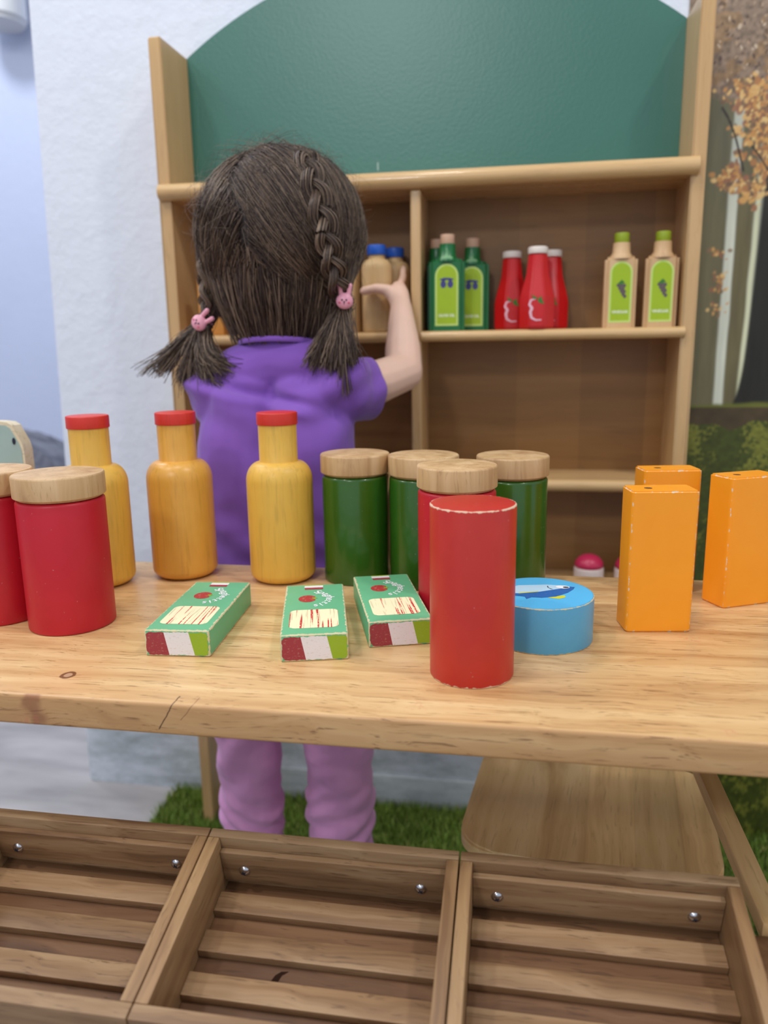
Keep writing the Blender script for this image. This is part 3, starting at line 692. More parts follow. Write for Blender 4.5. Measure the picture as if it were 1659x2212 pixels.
# mint board at the back left of the counter
t = thing('mint_board', 'pale mint painted wooden board with chipped rounded corner behind the crimson tins', 'board', (-0.60, 0.676, T))
bm = bmesh.new(); pts = [(0.0, 0), (0.1275, 0)] + [(0.1275, 0.09)]
pts = [(0.0, 0.0), (0.1285, 0.0), (0.1280, 0.116), (0.1262, 0.124), (0.1215, 0.133), (0.1180, 0.140), (0.1130, 0.143), (0.104, 0.1440), (0.0, 0.1460)]
vs = prism(bm, pts, 'y', 0, 0.014)
obj('panel', bm, wood('mint_board_edge', srgb(232, 222, 196), srgb(222, 206, 172), srgb(200, 176, 136), 0), t, 30)
bm = bmesh.new()
pin = [(0.003, 0.0), (0.1262, 0.0), (0.1257, 0.115), (0.1240, 0.122), (0.1192, 0.131), (0.1158, 0.1372), (0.1115, 0.1400), (0.103, 0.1408), (0.003, 0.1428)]
prism(bm, pin, 'y', -0.0006, 0.0); obj('painted_face', bm, paint('mint_paint', srgb(164, 188, 182), 0.5), t, 30)
bm = bmesh.new(); lathe(bm, [(0, 0), (0.0016, 0), (0.0017, 0.0006), (0, 0.0006)], 16); bm.transform(Matrix.Translation((0.1190, -0.0007, 0.125)) @ Matrix.Rotation(PI / 2, 4, 'X') @ Matrix.Diagonal((1, 2.0, 1, 1)))
obj('nail_dent', bm, M_BLACK, t)

# ------------------------------------------------------------------ play shelf
SX0, SX1, YF, YB = -0.4615, 0.2095, 0.996, 1.0775
SH = thing('play_shelf', 'tall light wood market shelf with green arched board against the wall', 'shelf', (-0.126, 1.04, 0))
def shp(name, bm, m_, smooth=35):
    o = obj(name, bm, m_, None, smooth); o.parent = SH; o.matrix_parent_inverse = Matrix.Translation((0.126, -1.04, 0)); return o
for x0, x1 in ((SX0, SX0 + 0.0163), (SX1 - 0.0160, SX1)):
    bm = bmesh.new(); z0 = 0.004
    prof = [(1.086, z0), (YF, z0), (YF, 0.480)] + [(YF - 0.030 * math.sin(PI * i / 10) ** 1.2, 0.480 + 0.075 * i / 10) for i in range(1, 10)] + [(YF, 0.557), (YF, 1.0985), (YF + 0.002, 1.1005), (1.086, 1.1015)]
    prism(bm, prof, 'x', x0, x1)
    bmesh.ops.bevel(bm, geom=[e for e in bm.edges if abs(e.verts[0].co.x - e.verts[1].co.x) < 1e-6], offset=0.0014, segments=2, affect='EDGES')
    shp('side_panel', bm, M_SHELFV)
def shelf_board(name, xa, xb, ztop, th, nose0, nose1, yn):
    bm = bmesh.new(); box(bm, xa, xb, YF + 0.0002, YB, ztop - th, ztop)
    n = 10; r = th / 2
    pts = [(YF, ztop)] + [(yn + r - r * math.sin(PI * i / n), ztop - r + r * math.cos(PI * i / n)) for i in range(n + 1)] + [(YF, ztop - th)]
    vs = prism(bm, pts, 'x', nose0, nose1)
    shp(name, bm, M_SHELF, 40)
shelf_board('top_shelf', SX0 + .0164, SX1 - .0161, 0.9275, 0.0205, SX0 + 0.003, SX1 - 0.0085, YF - 0.012)
DX0, DX1 = -0.1335, -0.1205
shelf_board('middle_shelf', SX0 + .0164, DX0 - .0001, 0.7375, 0.0132, SX0 + 0.0085, DX0 - .0001, YF - 0.007)
shelf_board('middle_shelf', DX1 + .0001, SX1 - .0161, 0.7375, 0.0132, DX1 + .0001, SX1 - .012, YF - 0.007)
shelf_board('lower_shelf', SX0 + .0164, DX0 - .0001, 0.5495, 0.0155, SX0 + .0164, DX0 - .0001, YF - 0.007)
shelf_board('lower_shelf', DX1 + .0001, SX1 - .0161, 0.5495, 0.0155, DX1 + .0001, SX1 - .0161, YF - 0.007)
shelf_board('bottom_shelf', SX0 + .0164, SX1 - .0161, 0.405, 0.0155, SX0 + .0164, SX1 - .0161, YF - 0.002)
bm = bmesh.new(); box(bm, DX0, DX1, YF - 0.0005, YB, 0.4052, 0.9068, 0.0025, 3); shp('divider', bm, M_SHELFV)
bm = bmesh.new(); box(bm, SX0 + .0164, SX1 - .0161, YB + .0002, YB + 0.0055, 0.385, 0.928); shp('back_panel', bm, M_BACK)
def board_mat():
    t = NT('chalkboard_green'); co = t.coord(); n = t.noise(co, 260, 3); n2 = t.noise(co, 5, 3)
    c = t.mix(n2, srgb(38, 98, 84), srgb(48, 112, 96))
    x, y, z = t.xyz(co)
    d = t.m('ADD', t.m('ABSOLUTE', t.m('ADD', x, t.m('ADD', 0.1872, t.m('MULTIPLY', z, 0.0)))), 0.0)
    mk = t.m('MULTIPLY', t.m('SUBTRACT', 1.0, t.smooth(d, 0.0003, 0.0012)), t.m('MULTIPLY', t.m('GREATER_THAN', z, 0.948), t.m('LESS_THAN', z, 0.958)))
    c = t.mix(t.m('MULTIPLY', mk, 0.6), c, srgb(200, 215, 205))
    t.bump(n, 0.35, 0.0006)
    return t.out(c, 0.36, 0.75)
bm = bmesh.new(); zc, RR, cxm = 0.654, 0.549, -0.126
xa, xb = SX0 + .0165, SX1 - .0162
pts = [(xa, 0.9283), (xb, 0.9283)] + [(xb + (xa - xb) * i / 60, zc + math.sqrt(RR * RR - (xb + (xa - xb) * i / 60 - cxm) ** 2)) for i in range(61)]
prism(bm, pts, 'y', YB + 0.0003, YB + 0.0065); shp('chalkboard', bm, board_mat(), 30)

# bottles on the shelf ---------------------------------------------------
ZS = 0.7377
def lbl_pts(w_, z0, z1, n=10):
    r = w_ / 2; return [(-r, z0), (r, z0)] + [(r * math.cos(PI * i / n), z1 - r + r * math.sin(PI * i / n)) for i in range(n + 1)]
M_GB = paint('bottle_green_paint', srgb(24, 112, 58), 0.3, ('box', 0, 0, 0.0435, 0.0215, 0.0105, 0.0435), 0, srgb(18, 98, 48), 0.2, srgb(120, 170, 120), 0.0002)
M_CORK = plain('cork_wood', srgb(206, 166, 138), 0.6, 0, 0.08)
M_LBLE = plain('label_edge_print', srgb(196, 220, 120), 0.45); M_LBL = plain('label_lime_print', srgb(160, 190, 24), 0.45, 0, 0.1)
M_OLIVE = plain('olive_print', srgb(62, 62, 128), 0.5); M_LEAFP = plain('leaf_print', srgb(60, 120, 40), 0.5)
M_GRAPE = plain('grape_print', srgb(96, 84, 84), 0.5); M_LETP = plain('label_lettering', srgb(226, 236, 200), 0.5)
M_NATW = wood('natural_bottle_wood', srgb(224, 190, 146), srgb(214, 176, 130), srgb(196, 156, 112), 2, 1.0, 0.45, 0.9, 0.2)
M_LIMEC = paint('lime_cap_paint', srgb(150, 170, 30), 0.45)
M_KETCH = paint('ketchup_red_paint', srgb(206, 26, 28), 0.3, None, 0, srgb(192, 18, 24), 0.1)
M_WCAP = plain('white_cap_paint', srgb(232, 220, 210), 0.5)
M_BCAP = plain('blue_cap_paint', srgb(30, 92, 196), 0.4)
M_MILKW = wood('milk_bottle_wood', srgb(226, 196, 146), srgb(216, 182, 130), srgb(200, 164, 112), 2, 1.0, 0.45, 0.9, 0.2)
def square_bottle(x, y, label, group, kind, rz=0.0):
    ol = kind == 'oil'
    hw, hd = (0.0218, 0.0105) if ol else (0.0190, 0.0105); hs = 0.087 if ol else 0.084; hn = 0.105 if ol else 0.100; ht = 0.1165 if ol else 0.1115
    t = thing('olive_bottle' if ol else 'grape_bottle', label, 'toy bottle', (x, y, ZS), rz, group)
    bm = bmesh.new(); box(bm, -hw, hw, -hd, hd, 0, hs)
    ve = [e for e in bm.edges if abs(e.verts[0].co.z - e.verts[1].co.z) > .05]
    bmesh.ops.bevel(bm, geom=ve, offset=0.0045, segments=3, affect='EDGES')
    bmesh.ops.bevel(bm, geom=[e for e in bm.edges if e.verts[0].co.z > hs - 1e-5 and e.verts[1].co.z > hs - 1e-5], offset=0.0035, segments=3, affect='EDGES')
    lathe(bm, [(0.0135, hs - 0.003), (0.0125, hs + 0.0015), (0.0106, hs + 0.004), (0.0100, hn), (0, hn)], 32)
    obj('body', bm, M_GB if ol else M_NATW, t, 40)
    bm = bmesh.new(); lathe(bm, rnd(0.0088, hn + 0.0001, ht, 0.0005, 2, 0.001), 32); obj('cork' if ol else 'cap', bm, M_CORK if ol else M_LIMEC, t, 35)
    yf = -hd - 0.00015; bm = bmesh.new()
    lw = 0.029 if ol else 0.0265
    poly(bm, lbl_pts(lw, 0.006, hs - 0.006), 0, 0, lambda u, v: (u, yf, v)); poly(bm, lbl_pts(lw - 0.0045, 0.0085, hs - 0.0082), 0, 1, lambda u, v: (u, yf - 0.0001, v))
    fz = lambda u, v: (u, yf - 0.0002, v)
    if ol:
        for ux in (-0.0042, 0.0046): poly(bm, ellipse(ux, 0.0565, 0.0036, 0.0046, 16), 0, 2, fz)
        poly(bm, [(-0.0095, 0.0625), (-0.004, 0.0600), (0.0, 0.0618), (0.005, 0.0600), (0.0095, 0.0625), (0.004, 0.0640), (-0.003, 0.0645)], 0, 2, fz)
    else:
        for i, (gx, gz) in enumerate([(-.003, .050), (.0005, .050), (.004, .0495), (-.001, .0465), (.0025, .046), (.001, .0430), (.0042, .0425), (.0030, .0395), (.005, .037)]): poly(bm, ellipse(gx, gz, .0021, .0023, 10), 0, 4, lambda u, v: (u, yf - 0.0002 - i * 1e-6, v))
        poly(bm, [(-0.004, 0.052), (0.0, 0.0505), (0.0045, 0.053), (0.001, 0.0565)], 0, 3, lambda u, v: (u, yf - 0.0003, v))
    obj('label', bm, [M_LBLE, M_LBL, M_OLIVE, M_LEAFP, M_GRAPE], t, False)
    me = text_mesh('lettering', 'OLIVE OIL' if ol else 'VINEGAR', 0.0046, M_LETP, None, 0, Matrix.Translation((0, yf - 0.0003, 0.0185)) @ Matrix.Rotation(PI / 2, 4, 'X'), 1.0, 0.0002)
    link_mesh('lettering', me, M_LETP, t, False); me.materials.clear(); me.materials.append(M_LETP)
square_bottle(-0.0885, 1.008, 'green olive oil bottle with cork, in front, nearest the shelf divider', 'green olive oil bottles', 'oil')
square_bottle(-0.0600, 1.053, 'green olive oil bottle set back, its label half covered by the front one', 'green olive oil bottles', 'oil')
square_bottle(-0.1060, 1.0500, 'green olive oil bottle almost hidden in the corner by the divider', 'green olive oil bottles', 'oil', PI / 2)
square_bottle(0.1225, 1.016, 'pale wood bottle with lime cap and grape label, second from the shelf side', 'pale grape bottles', 'grape')
square_bottle(0.1705, 1.016, 'pale wood bottle with lime cap and grape label, against the shelf side', 'pale grape bottles', 'grape', -0.05)
def hexbottle(x, y, label, rz):
    t = thing('tomato_bottle', label, 'toy bottle', (x, y, ZS), rz, 'red tomato sauce bottles')
    n = 8; prof = [(0.0195, 0), (0.0212, 0.002), (0.0215, 0.034), (0.0195, 0.044), (0.0135, 0.066), (0.0112, 0.090), (0, 0.090)]
    bm = bmesh.new(); rings = []
    for r, z in prof[:-1]: rings.append([bm.verts.new((r / math.cos(PI / n) * math.cos(2 * PI * (k + .5) / n), 0.95 * r / math.cos(PI / n) * math.sin(2 * PI * (k + .5) / n), z)) for k in range(n)])
    for a, b in zip(rings, rings[1:]):
        for k in range(n): bm.faces.new((a[k], a[(k + 1) % n], b[(k + 1) % n], b[k]))
    bm.faces.new(rings[0][::-1]); bm.faces.new(rings[-1])
    bmesh.ops.bevel(bm, geom=bm.edges[:], offset=0.0012, segments=2, affect='EDGES')
    obj('body', bm, M_KETCH, t, 25)
    bm = bmesh.new(); lathe(bm, rnd(0.0122, 0.0901, 0.0985, 0.0006, 2, 0.002), 32); obj('cap', bm, M_WCAP, t, 35)
    # tomato outline: a swept pale stroke and leaves on the front facet
    yf = -0.0206 * 1.0; bm = bmesh.new()
    cl = [(-0.0005, 0.0360), (-0.0075, 0.0345), (-0.0092, 0.0290), (-0.0060, 0.0250), (-0.0080, 0.0200), (-0.0065, 0.0135), (-0.0010, 0.0105), (0.0100, 0.0110)]
    c2 = []
    for i in range(len(cl) - 1):
        for k in range(5): s = k / 5; c2.append((cl[i][0] * (1 - s) + cl[i + 1][0] * s, cl[i][1] * (1 - s) + cl[i + 1][1] * s))
    L_, R_ = [], []
    for i in range(1, len(c2) - 1):
        dx, dz = c2[i + 1][0] - c2[i - 1][0], c2[i + 1][1] - c2[i - 1][1]; l_ = math.hypot(dx, dz) or 1; wd = 0.0013 * math.sin(PI * (i + 2) / (len(c2) + 3)) + 0.0003
        L_.append((c2[i][0] - dz / l_ * wd, c2[i][1] + dx / l_ * wd)); R_.append((c2[i][0] + dz / l_ * wd, c2[i][1] - dx / l_ * wd))
    Lv = [bm.verts.new((u, yf, v)) for u, v in L_]; Rv = [bm.verts.new((u, yf, v)) for u, v in R_]
    for i in range(len(Lv) - 1): bm.faces.new((Lv[i], Lv[i + 1], Rv[i + 1], Rv[i]))
    for pts_ in ([(-0.007, 0.0415), (-0.0045, 0.0355), (0.0010, 0.0360), (-0.0025, 0.0385), (-0.0045, 0.0395)], [(0.0005, 0.0355), (0.0050, 0.0390), (0.0060, 0.0340), (0.0088, 0.0295), (0.0040, 0.0305), (0.0015, 0.0320)]):
        f = bm.faces.new([bm.verts.new((u, yf - 0.0001, v)) for u, v in pts_]); f.material_index = 1
    obj('tomato_print', bm, [plain('pink_stroke_print', srgb(240, 190, 205), 0.5), M_LEAFP], t, False)
hexbottle(0.0228, 1.010, 'red tomato sauce bottle with white cap standing in front of the other two', 0)
hexbottle(-0.0090, 1.050, 'darker red tomato sauce bottle set back on the olive bottle side', 0.08)
hexbottle(0.0420, 1.052, 'red tomato sauce bottle peeking out behind the front one towards the grape bottles', -0.06)
def milk(x, y, label):
    t = thing('milk_bottle', label, 'toy bottle', (x, y, ZS), 0, 'pale bottles with blue caps')
    r = 0.0195; prof = [(0, 0)] + [(r - 0.002 + 0.002 * math.sin(PI / 2 * i / 4), 0.002 - 0.002 * math.cos(PI / 2 * i / 4)) for i in range(5)]
    prof += [(r - 0.009 + 0.009 * math.cos(PI / 2 * i / 8), 0.078 + 0.013 * math.sin(PI / 2 * i / 8)) for i in range(9)] + [(0.0100, 0.0960), (0, 0.0960)]
    bm = bmesh.new(); lathe(bm, prof, 48); obj('body', bm, M_MILKW, t, 40)
    bm = bmesh.new(); lathe(bm, rnd(0.0122, 0.0961, 0.1085, 0.0008, 2, 0.002), 40); obj('cap', bm, M_BCAP, t, 35)
milk(-0.1805, 1.018, 'pale wood bottle with blue cap, being grasped by the child')
milk(-0.2235, 1.032, 'pale wood bottle with blue cap, partly behind the braid, under the hidden hand')
milk(-0.1620, 1.0535, 'pale wood bottle with blue cap, shaded behind the grasped one')
o = None
t = thing('orange_block', 'orange wooden block on the shelf, glimpsed beside the child\'s left braid', 'toy block', (-0.4070, 1.010, ZS))
bm = bmesh.new(); box(bm, -0.012, 0.022, -0.010, 0.010, 0, 0.074, 0.002, 2); obj('block', bm, paint('orange_block_paint', srgb(206, 138, 56), 0.5), t)
def cup(x, label):
    t = thing('domed_cup', label, 'toy cup', (x, 1.022, 0.405 + 0.0002), 0, 'white cups with pink domes')
    bm = bmesh.new(); lathe(bm, rnd(0.0195, 0, 0.0220, 0.002, 3), 40); obj('cup', bm, plain('cup_white_paint', srgb(226, 208, 200), 0.5), t, 40)
    bm = bmesh.new(); lathe(bm, [(0, 0.0221), (0.0175, 0.0221)] + [(0.0190 * math.cos(PI / 2 * i / 8), 0.0240 + 0.0155 * math.sin(PI / 2 * i / 8)) for i in range(8)] + [(0, 0.0395)], 40); obj('dome', bm, plain('pink_dome_paint', srgb(196, 44, 84), 0.35), t, 50)
cup(0.1005, 'white cup with pink domed top on the bottom shelf, seen over the counter edge')
cup(0.1530, 'white cup with pink domed top hidden behind the nearest juice carton')

# ------------------------------------------------------------------ chair behind the counter
CH = thing('wooden_chair', 'low light wood child chair with rounded striped seat under the counter', 'chair', (0.078, 0.70, 0.004), math.radians(-7))
def rot_rr(x0, x1, y0, y1, r): return rrect(x0, x1, y0, y1, r, 8)
bm = bmesh.new(); prism(bm, rot_rr(-0.113, 0.115, -0.100, 0.090, 0.034), 'z', 0.262, 0.276)
bmesh.ops.bevel(bm, geom=[e for e in bm.edges if abs(e.verts[0].co.z - e.verts[1].co.z) < 1e-6], offset=0.002, segments=2, affect='EDGES')
obj('seat', bm, M_SEAT, CH, 40)
for lx in (-0.100, 0.082):
    for ly in (-0.075, 0.060):
        bm = bmesh.new(); box(bm, lx, lx + 0.020, ly, ly + 0.020, 0, 0.2618, 0.002); obj('leg', bm, M_STANDW, CH)
bm = bmesh.new(); box(bm, -0.0798, 0.0818, -0.072, -0.060, 0.225, 0.2618, 0.001); obj('apron', bm, M_STANDW, CH)
bm = bmesh.new(); box(bm, -0.0798, 0.0818, 0.063, 0.075, 0.225, 0.2618, 0.001); obj('apron', bm, M_STANDW, CH)

# ------------------------------------------------------------------ far corner things
t = thing('wall_lamp', 'white cylindrical lamp high on the bluish far wall, cut by the picture corner', 'lamp', (-1.655, 2.50, 1.745))
bm = bmesh.new(); lathe(bm, rnd(0.082, 0.014, 0.30, 0.004, 3), 48); obj('shade', bm, plain('lamp_white', srgb(226, 226, 224), 0.4), t, 40)
bm = bmesh.new(); lathe(bm, rnd(0.074, 0, 0.0139, 0.003, 3), 48); obj('rim', bm, plain('lamp_rim', srgb(206, 206, 206), 0.4), t, 40)
bm = bmesh.new(); box(bm, -0.025, 0.025, 0.06, 0.10, 0.10, 0.2, 0.003); obj('bracket', bm, plain('lamp_bracket', srgb(206, 206, 206), 0.4), t)
# grey draped bean bag beyond the wall's end
def beanbag():
    bm = bmesh.new(); ellipsoid(bm, (0, 0, 0.20), (0.34, 0.26, 0.20)); ellipsoid(bm, (0.05, 0.03, 0.36), (0.25, 0.20, 0.19)); 
    def d(co, no):
        th = np.arctan2(co[:, 1], co[:, 0]); k = np.sin(th * 17 + co[:, 2] * 22 + 1.5 * np.sin(th * 5)) * 0.006 + np.sin(th * 31 + co[:, 2] * 40) * 0.003
        r = co + no * k[:, None]; r[:, 2] = np.maximum(r[:, 2], 0.0); return r
    tt = NT('grey_cloth'); c = tt.ramp(tt.noise(tt.scale(tt.coord(), (1, 1, 0.25)), 16, 3, 0.6, 0.6), [(0.35, srgb(70, 72, 84)), (0.6, srgb(124, 126, 138))])
    o = fuse('bean_bag', bm, 0.014, 3, tt.out(c, 0.9), None, d); o.location = (-1.40, 1.80, -0.0); o.scale = (1, 1, 0.95); tag(o, 'dark grey wrinkled cloth bean bag beyond the end of the white wall', 'bean bag')
beanbag()

#PERSON
# ------------------------------------------------------------------ the child
P = thing('person', 'small child seen from behind in purple t-shirt and pink trousers reaching for a bottle', 'person', (-0.25, 0.80, 0.004))
def pp(o):
    o.parent = P; o.matrix_parent_inverse = Matrix.Translation((0.25, -0.80, -0.004)); return o
def skin_mat():
    t = NT('skin'); co = t.coord(); n = t.noise(co, 30, 3)
    c = t.mix(n, srgb(232, 190, 168), srgb(240, 204, 184))
    t.bsdf.inputs['Subsurface Weight'].default_value = 0.12; t.bsdf.inputs['Subsurface Scale'].default_value = 0.006
    t.bsdf.inputs['Subsurface Radius'].default_value = (1.0, 0.35, 0.2)
    return t.out(c, 0.5, 0.4)
M_SKIN = skin_mat()
HC = Vector((-0.252, 0.840, 0.838))
bm = bmesh.new()
# torso and pelvis
for sx in (-1, 1):
    chain(bm, [((-0.25 + sx * 0.028, 0.805, 0.43), 0.036), ((-0.252 + sx * 0.028, 0.800, 0.52), 0.037), ((-0.252 + sx * 0.030, 0.804, 0.62), 0.035)])
chain(bm, [((-0.318, 0.812, 0.674), 0.018), ((-0.252, 0.814, 0.685), 0.022), ((-0.186, 0.808, 0.678), 0.018)])
chain(bm, [((-0.252, 0.815, 0.66), 0.028), ((-0.252, 0.828, 0.77), 0.030)])
# head: skull, jaw, cheeks, nose, ears
ellipsoid(bm, HC + Vector((0, 0.0, 0.004)), (0.072, 0.080, 0.078)); ellipsoid(bm, HC + Vector((0, 0.030, -0.040)), (0.050, 0.046, 0.042))
ellipsoid(bm, HC + Vector((0.026, 0.050, -0.036)), (0.022, 0.022, 0.020)); ellipsoid(bm, HC + Vector((-0.026, 0.050, -0.036)), (0.022, 0.022, 0.020))
ellipsoid(bm, HC + Vector((0, 0.082, -0.022)), (0.0065, 0.008, 0.0065)); capsule(bm, HC + Vector((0, 0.072, -0.004)), 0.004, HC + Vector((0, 0.080, -0.019)), 0.0055)
capsule(bm, HC + Vector((-0.009, 0.074, -0.044)), 0.0032, HC + Vector((0.009, 0.074, -0.044)), 0.0032); capsule(bm, HC + Vector((-0.007, 0.073, -0.050)), 0.0036, HC + Vector((0.007, 0.073, -0.050)), 0.0036)
for sx in (-1, 1):
    c0 = HC + Vector((sx * 0.069, -0.010, -0.058 if sx > 0 else -0.045))
    for k in range(8):
        a, b = PI * 2 * k / 9 - 0.6, PI * 2 * (k + 1) / 9 - 0.6
        f = lambda q: c0 + Vector((sx * 0.006, 0.010 * math.cos(q), 0.015 * math.sin(q)))
        capsule(bm, f(a), 0.0028, f(b), 0.0028, 8)
    ellipsoid(bm, c0 - Vector((sx * 0.003, 0, 0)), (0.006, 0.010, 0.014))
# right arm
SR, ER, WR_ = (-0.180, 0.804, 0.676), (-0.1300, 0.900, 0.690), (-0.1425, 0.972, 0.766)
chain(bm, [(SR, 0.019), ((-0.155, 0.855, 0.680), 0.0245), (ER, 0.0225), ((-0.134, 0.925, 0.716), 0.0215), (WR_, 0.0135)])
chain(bm, [(WR_, 0.0130), ((-0.1485, 0.990, 0.783), 0.0135), ((-0.1500, 1.002, 0.790), 0.0105)]); chain(bm, [(WR_, 0.0115), ((-0.1500, 0.996, 0.772), 0.0100)])
for f in ([((-0.150, 0.983, 0.776), 0.0095), ((-0.161, 0.985, 0.788), 0.0074), ((-0.176, 0.9890, 0.7910), 0.0062), ((-0.1925, 0.9920, 0.7885), 0.0057)],
          [((-0.1485, 1.006, 0.794), 0.0056), ((-0.1470, 1.022, 0.806), 0.0048), ((-0.1480, 1.034, 0.818), 0.0043)],
          [((-0.1490, 1.010, 0.788), 0.0055), ((-0.1510, 1.026, 0.791), 0.0048), ((-0.1545, 1.0325, 0.790), 0.0044)],
          [((-0.1500, 1.006, 0.778), 0.0052), ((-0.1525, 1.021, 0.779), 0.0046), ((-0.1560, 1.0310, 0.777), 0.0042)],
          [((-0.1510, 1.000, 0.769), 0.0048), ((-0.1535, 1.013, 0.768), 0.0042), ((-0.1570, 1.0230, 0.766), 0.0038)]): chain(bm, f, 10)
# left arm, reaching forward beyond the body
chain(bm, [((-0.324, 0.806, 0.672), 0.019), ((-0.335, 0.860, 0.662), 0.0245), ((-0.330, 0.895, 0.668), 0.0225), ((-0.305, 0.930, 0.706), 0.0205), ((-0.272, 0.972, 0.758), 0.0135)])
chain(bm, [((-0.272, 0.972, 0.758), 0.0120), ((-0.258, 0.990, 0.778), 0.0110), ((-0.250, 1.000, 0.786), 0.0085)])
for f in ([((-0.260, 0.995, 0.776), 0.0075), ((-0.256, 1.010, 0.790), 0.0058), ((-0.250, 1.026, 0.802), 0.0050)],
          [((-0.250, 0.998, 0.794), 0.0055), ((-0.236, 1.003, 0.806), 0.0048), ((-0.222, 1.0065, 0.812), 0.0043)],
          [((-0.249, 0.998, 0.786), 0.0055), ((-0.233, 1.001, 0.795), 0.0048), ((-0.216, 1.0065, 0.797), 0.0044)],
          [((-0.250, 0.997, 0.777), 0.0052), ((-0.234, 1.001, 0.784), 0.0046), ((-0.2175, 1.0065, 0.785), 0.0042)],
          [((-0.253, 0.996, 0.769), 0.0048), ((-0.239, 1.002, 0.773), 0.0042), ((-0.226, 1.0075, 0.774), 0.0038)]): chain(bm, f, 10)
# legs and feet
for x, lx in ((-0.302, -0.309), (-0.200, -0.197)):
    chain(bm, [((x, 0.805, 0.40), 0.034), ((lx, 0.800, 0.24), 0.028), ((lx, 0.806, 0.22), 0.027), ((lx, 0.812, 0.15), 0.024), ((lx, 0.815, 0.045), 0.0195)])
    chain(bm, [((lx, 0.806, 0.022), 0.0175), ((lx, 0.840, 0.022), 0.0165), ((lx, 0.872, 0.017), 0.0125)])
pp(fuse('body', bm, 0.0021, 4, M_SKIN))
# eyes and lips
for sx in (-1, 1):
    bm = bmesh.new(); ellipsoid(bm, HC + Vector((sx * 0.026, 0.0705, -0.002)), (0.0085, 0.0065, 0.0065)); pp(obj('eye', bm, M_WHITE))
    bm = bmesh.new(); ellipsoid(bm, HC + Vector((sx * 0.026, 0.0758, -0.002)), (0.0052, 0.0016, 0.0052)); pp(obj('pupil', bm, M_BLACK))
bm = bmesh.new(); capsule(bm, HC + Vector((-0.009, 0.0758, -0.0467)), 0.0022, HC + Vector((0.009, 0.0758, -0.0467)), 0.0022); pp(obj('lips', bm, plain('lip_skin', srgb(206, 120, 112), 0.45)))

def cloth(name, col, dark, rough=0.85):
    t = NT(name); co = t.coord(); n = t.noise(co, 900, 2); n2 = t.noise(co, 12, 3)
    c = t.mix(n2, dark, col); t.bump(n, 0.25, 0.0003)
    t.bsdf.inputs['Sheen Weight'].default_value = 0.25
    return t.out(c, rough, 0.2)
def nz(co, f, sx=1, sy=1, sz=1, seed=0.0):
    return np.array([mnoise.noise(Vector((c[0] * f * sx + seed, c[1] * f * sy, c[2] * f * sz))) for c in co])
# t-shirt
bm = bmesh.new()
for sx in (-1, 1):
    chain(bm, [((-0.250 + sx * 0.034, 0.802, 0.42), 0.054), ((-0.254 + sx * 0.036, 0.798, 0.52), 0.052), ((-0.256 + sx * 0.038, 0.800, 0.61), 0.0495), ((-0.254 + sx * 0.034, 0.806, 0.655), 0.046)], 20)
chain(bm, [((-0.326, 0.810, 0.672), 0.0315), ((-0.29, 0.812, 0.694), 0.032), ((-0.252, 0.812, 0.704), 0.034), ((-0.212, 0.810, 0.696), 0.032), ((-0.180, 0.806, 0.680), 0.0325)], 20)
chain(bm, [((-0.190, 0.804, 0.676), 0.034), ((-0.148, 0.868, 0.672), 0.0335)], 20); chain(bm, [((-0.318, 0.806, 0.668), 0.034), ((-0.330, 0.845, 0.660), 0.0345)], 20)
def shirt_disp(co, no):
    x, y, z = co.T
    u = z + 0.9 * (x + 0.25)
    fold = nz(co, 26, 1.0, 1, 1.6, 3.0)
    k = 0.0022 * fold
    k += 0.0020 * np.sin((z * 1.0 - 0.55 * np.abs(x + 0.26)) * 160 + 3 * nz(co, 9)) * np.exp(-((z - 0.665) / 0.03) ** 2)
    k += 0.0013 * np.sin((z + 0.7 * x) * 120 + 4 * nz(co, 7, seed=5)) * np.clip((0.60 - z) / 0.08, 0, 1)
    k += 0.0018 * np.sin((z - 0.9 * x) * 90 + 3 * nz(co, 8, seed=9)) * np.clip((x + 0.235) / 0.05, 0, 1) * np.clip((z - .5) / .05, 0, 1)
    zl = 0.672 - 0.22 * (x + 0.25)
    k += -0.0055 * np.exp(-((z - zl) / 0.0055) ** 2) * np.clip((0.83 - y) / 0.02, 0, 1) * np.clip((x + 0.32) / 0.03, 0, 1) * np.clip((-0.19 - x) / 0.03, 0, 1)
    k += 0.0030 * np.exp(-((z - zl + 0.012) / 0.006) ** 2) * np.clip((0.83 - y) / 0.02, 0, 1) * np.clip((-0.19 - x) / 0.03, 0, 1)
    return co + no * k[:, None]
M_SHIRT = cloth('purple_jersey', srgb(138, 94, 186), srgb(124, 80, 172))
shirt = pp(fuse('t_shirt', bm, 0.0028, 7, M_SHIRT, None, shirt_disp))
mb = bmesh.new(); mb.from_mesh(shirt.data)         # open the right sleeve at its hem
pc, pn = Vector((-0.1640, 0.8450, 0.676)), Vector((0.62, 0.76, 0.05)).normalized()
bmesh.ops.bisect_plane(mb, geom=mb.verts[:] + mb.edges[:] + mb.faces[:], plane_co=pc, plane_no=pn, clear_outer=False)
bmesh.ops.delete(mb, geom=[v for v in mb.verts if (v.co - pc).dot(pn) > 1e-5 and v.co.x > -0.24 and v.co.z > 0.60], context='VERTS')
mb.to_mesh(shirt.data); mb.free(); shirt.data.shade_smooth()
sm = shirt.modifiers.new('cloth', 'SOLIDIFY'); sm.thickness = 0.0014; sm.offset = -1
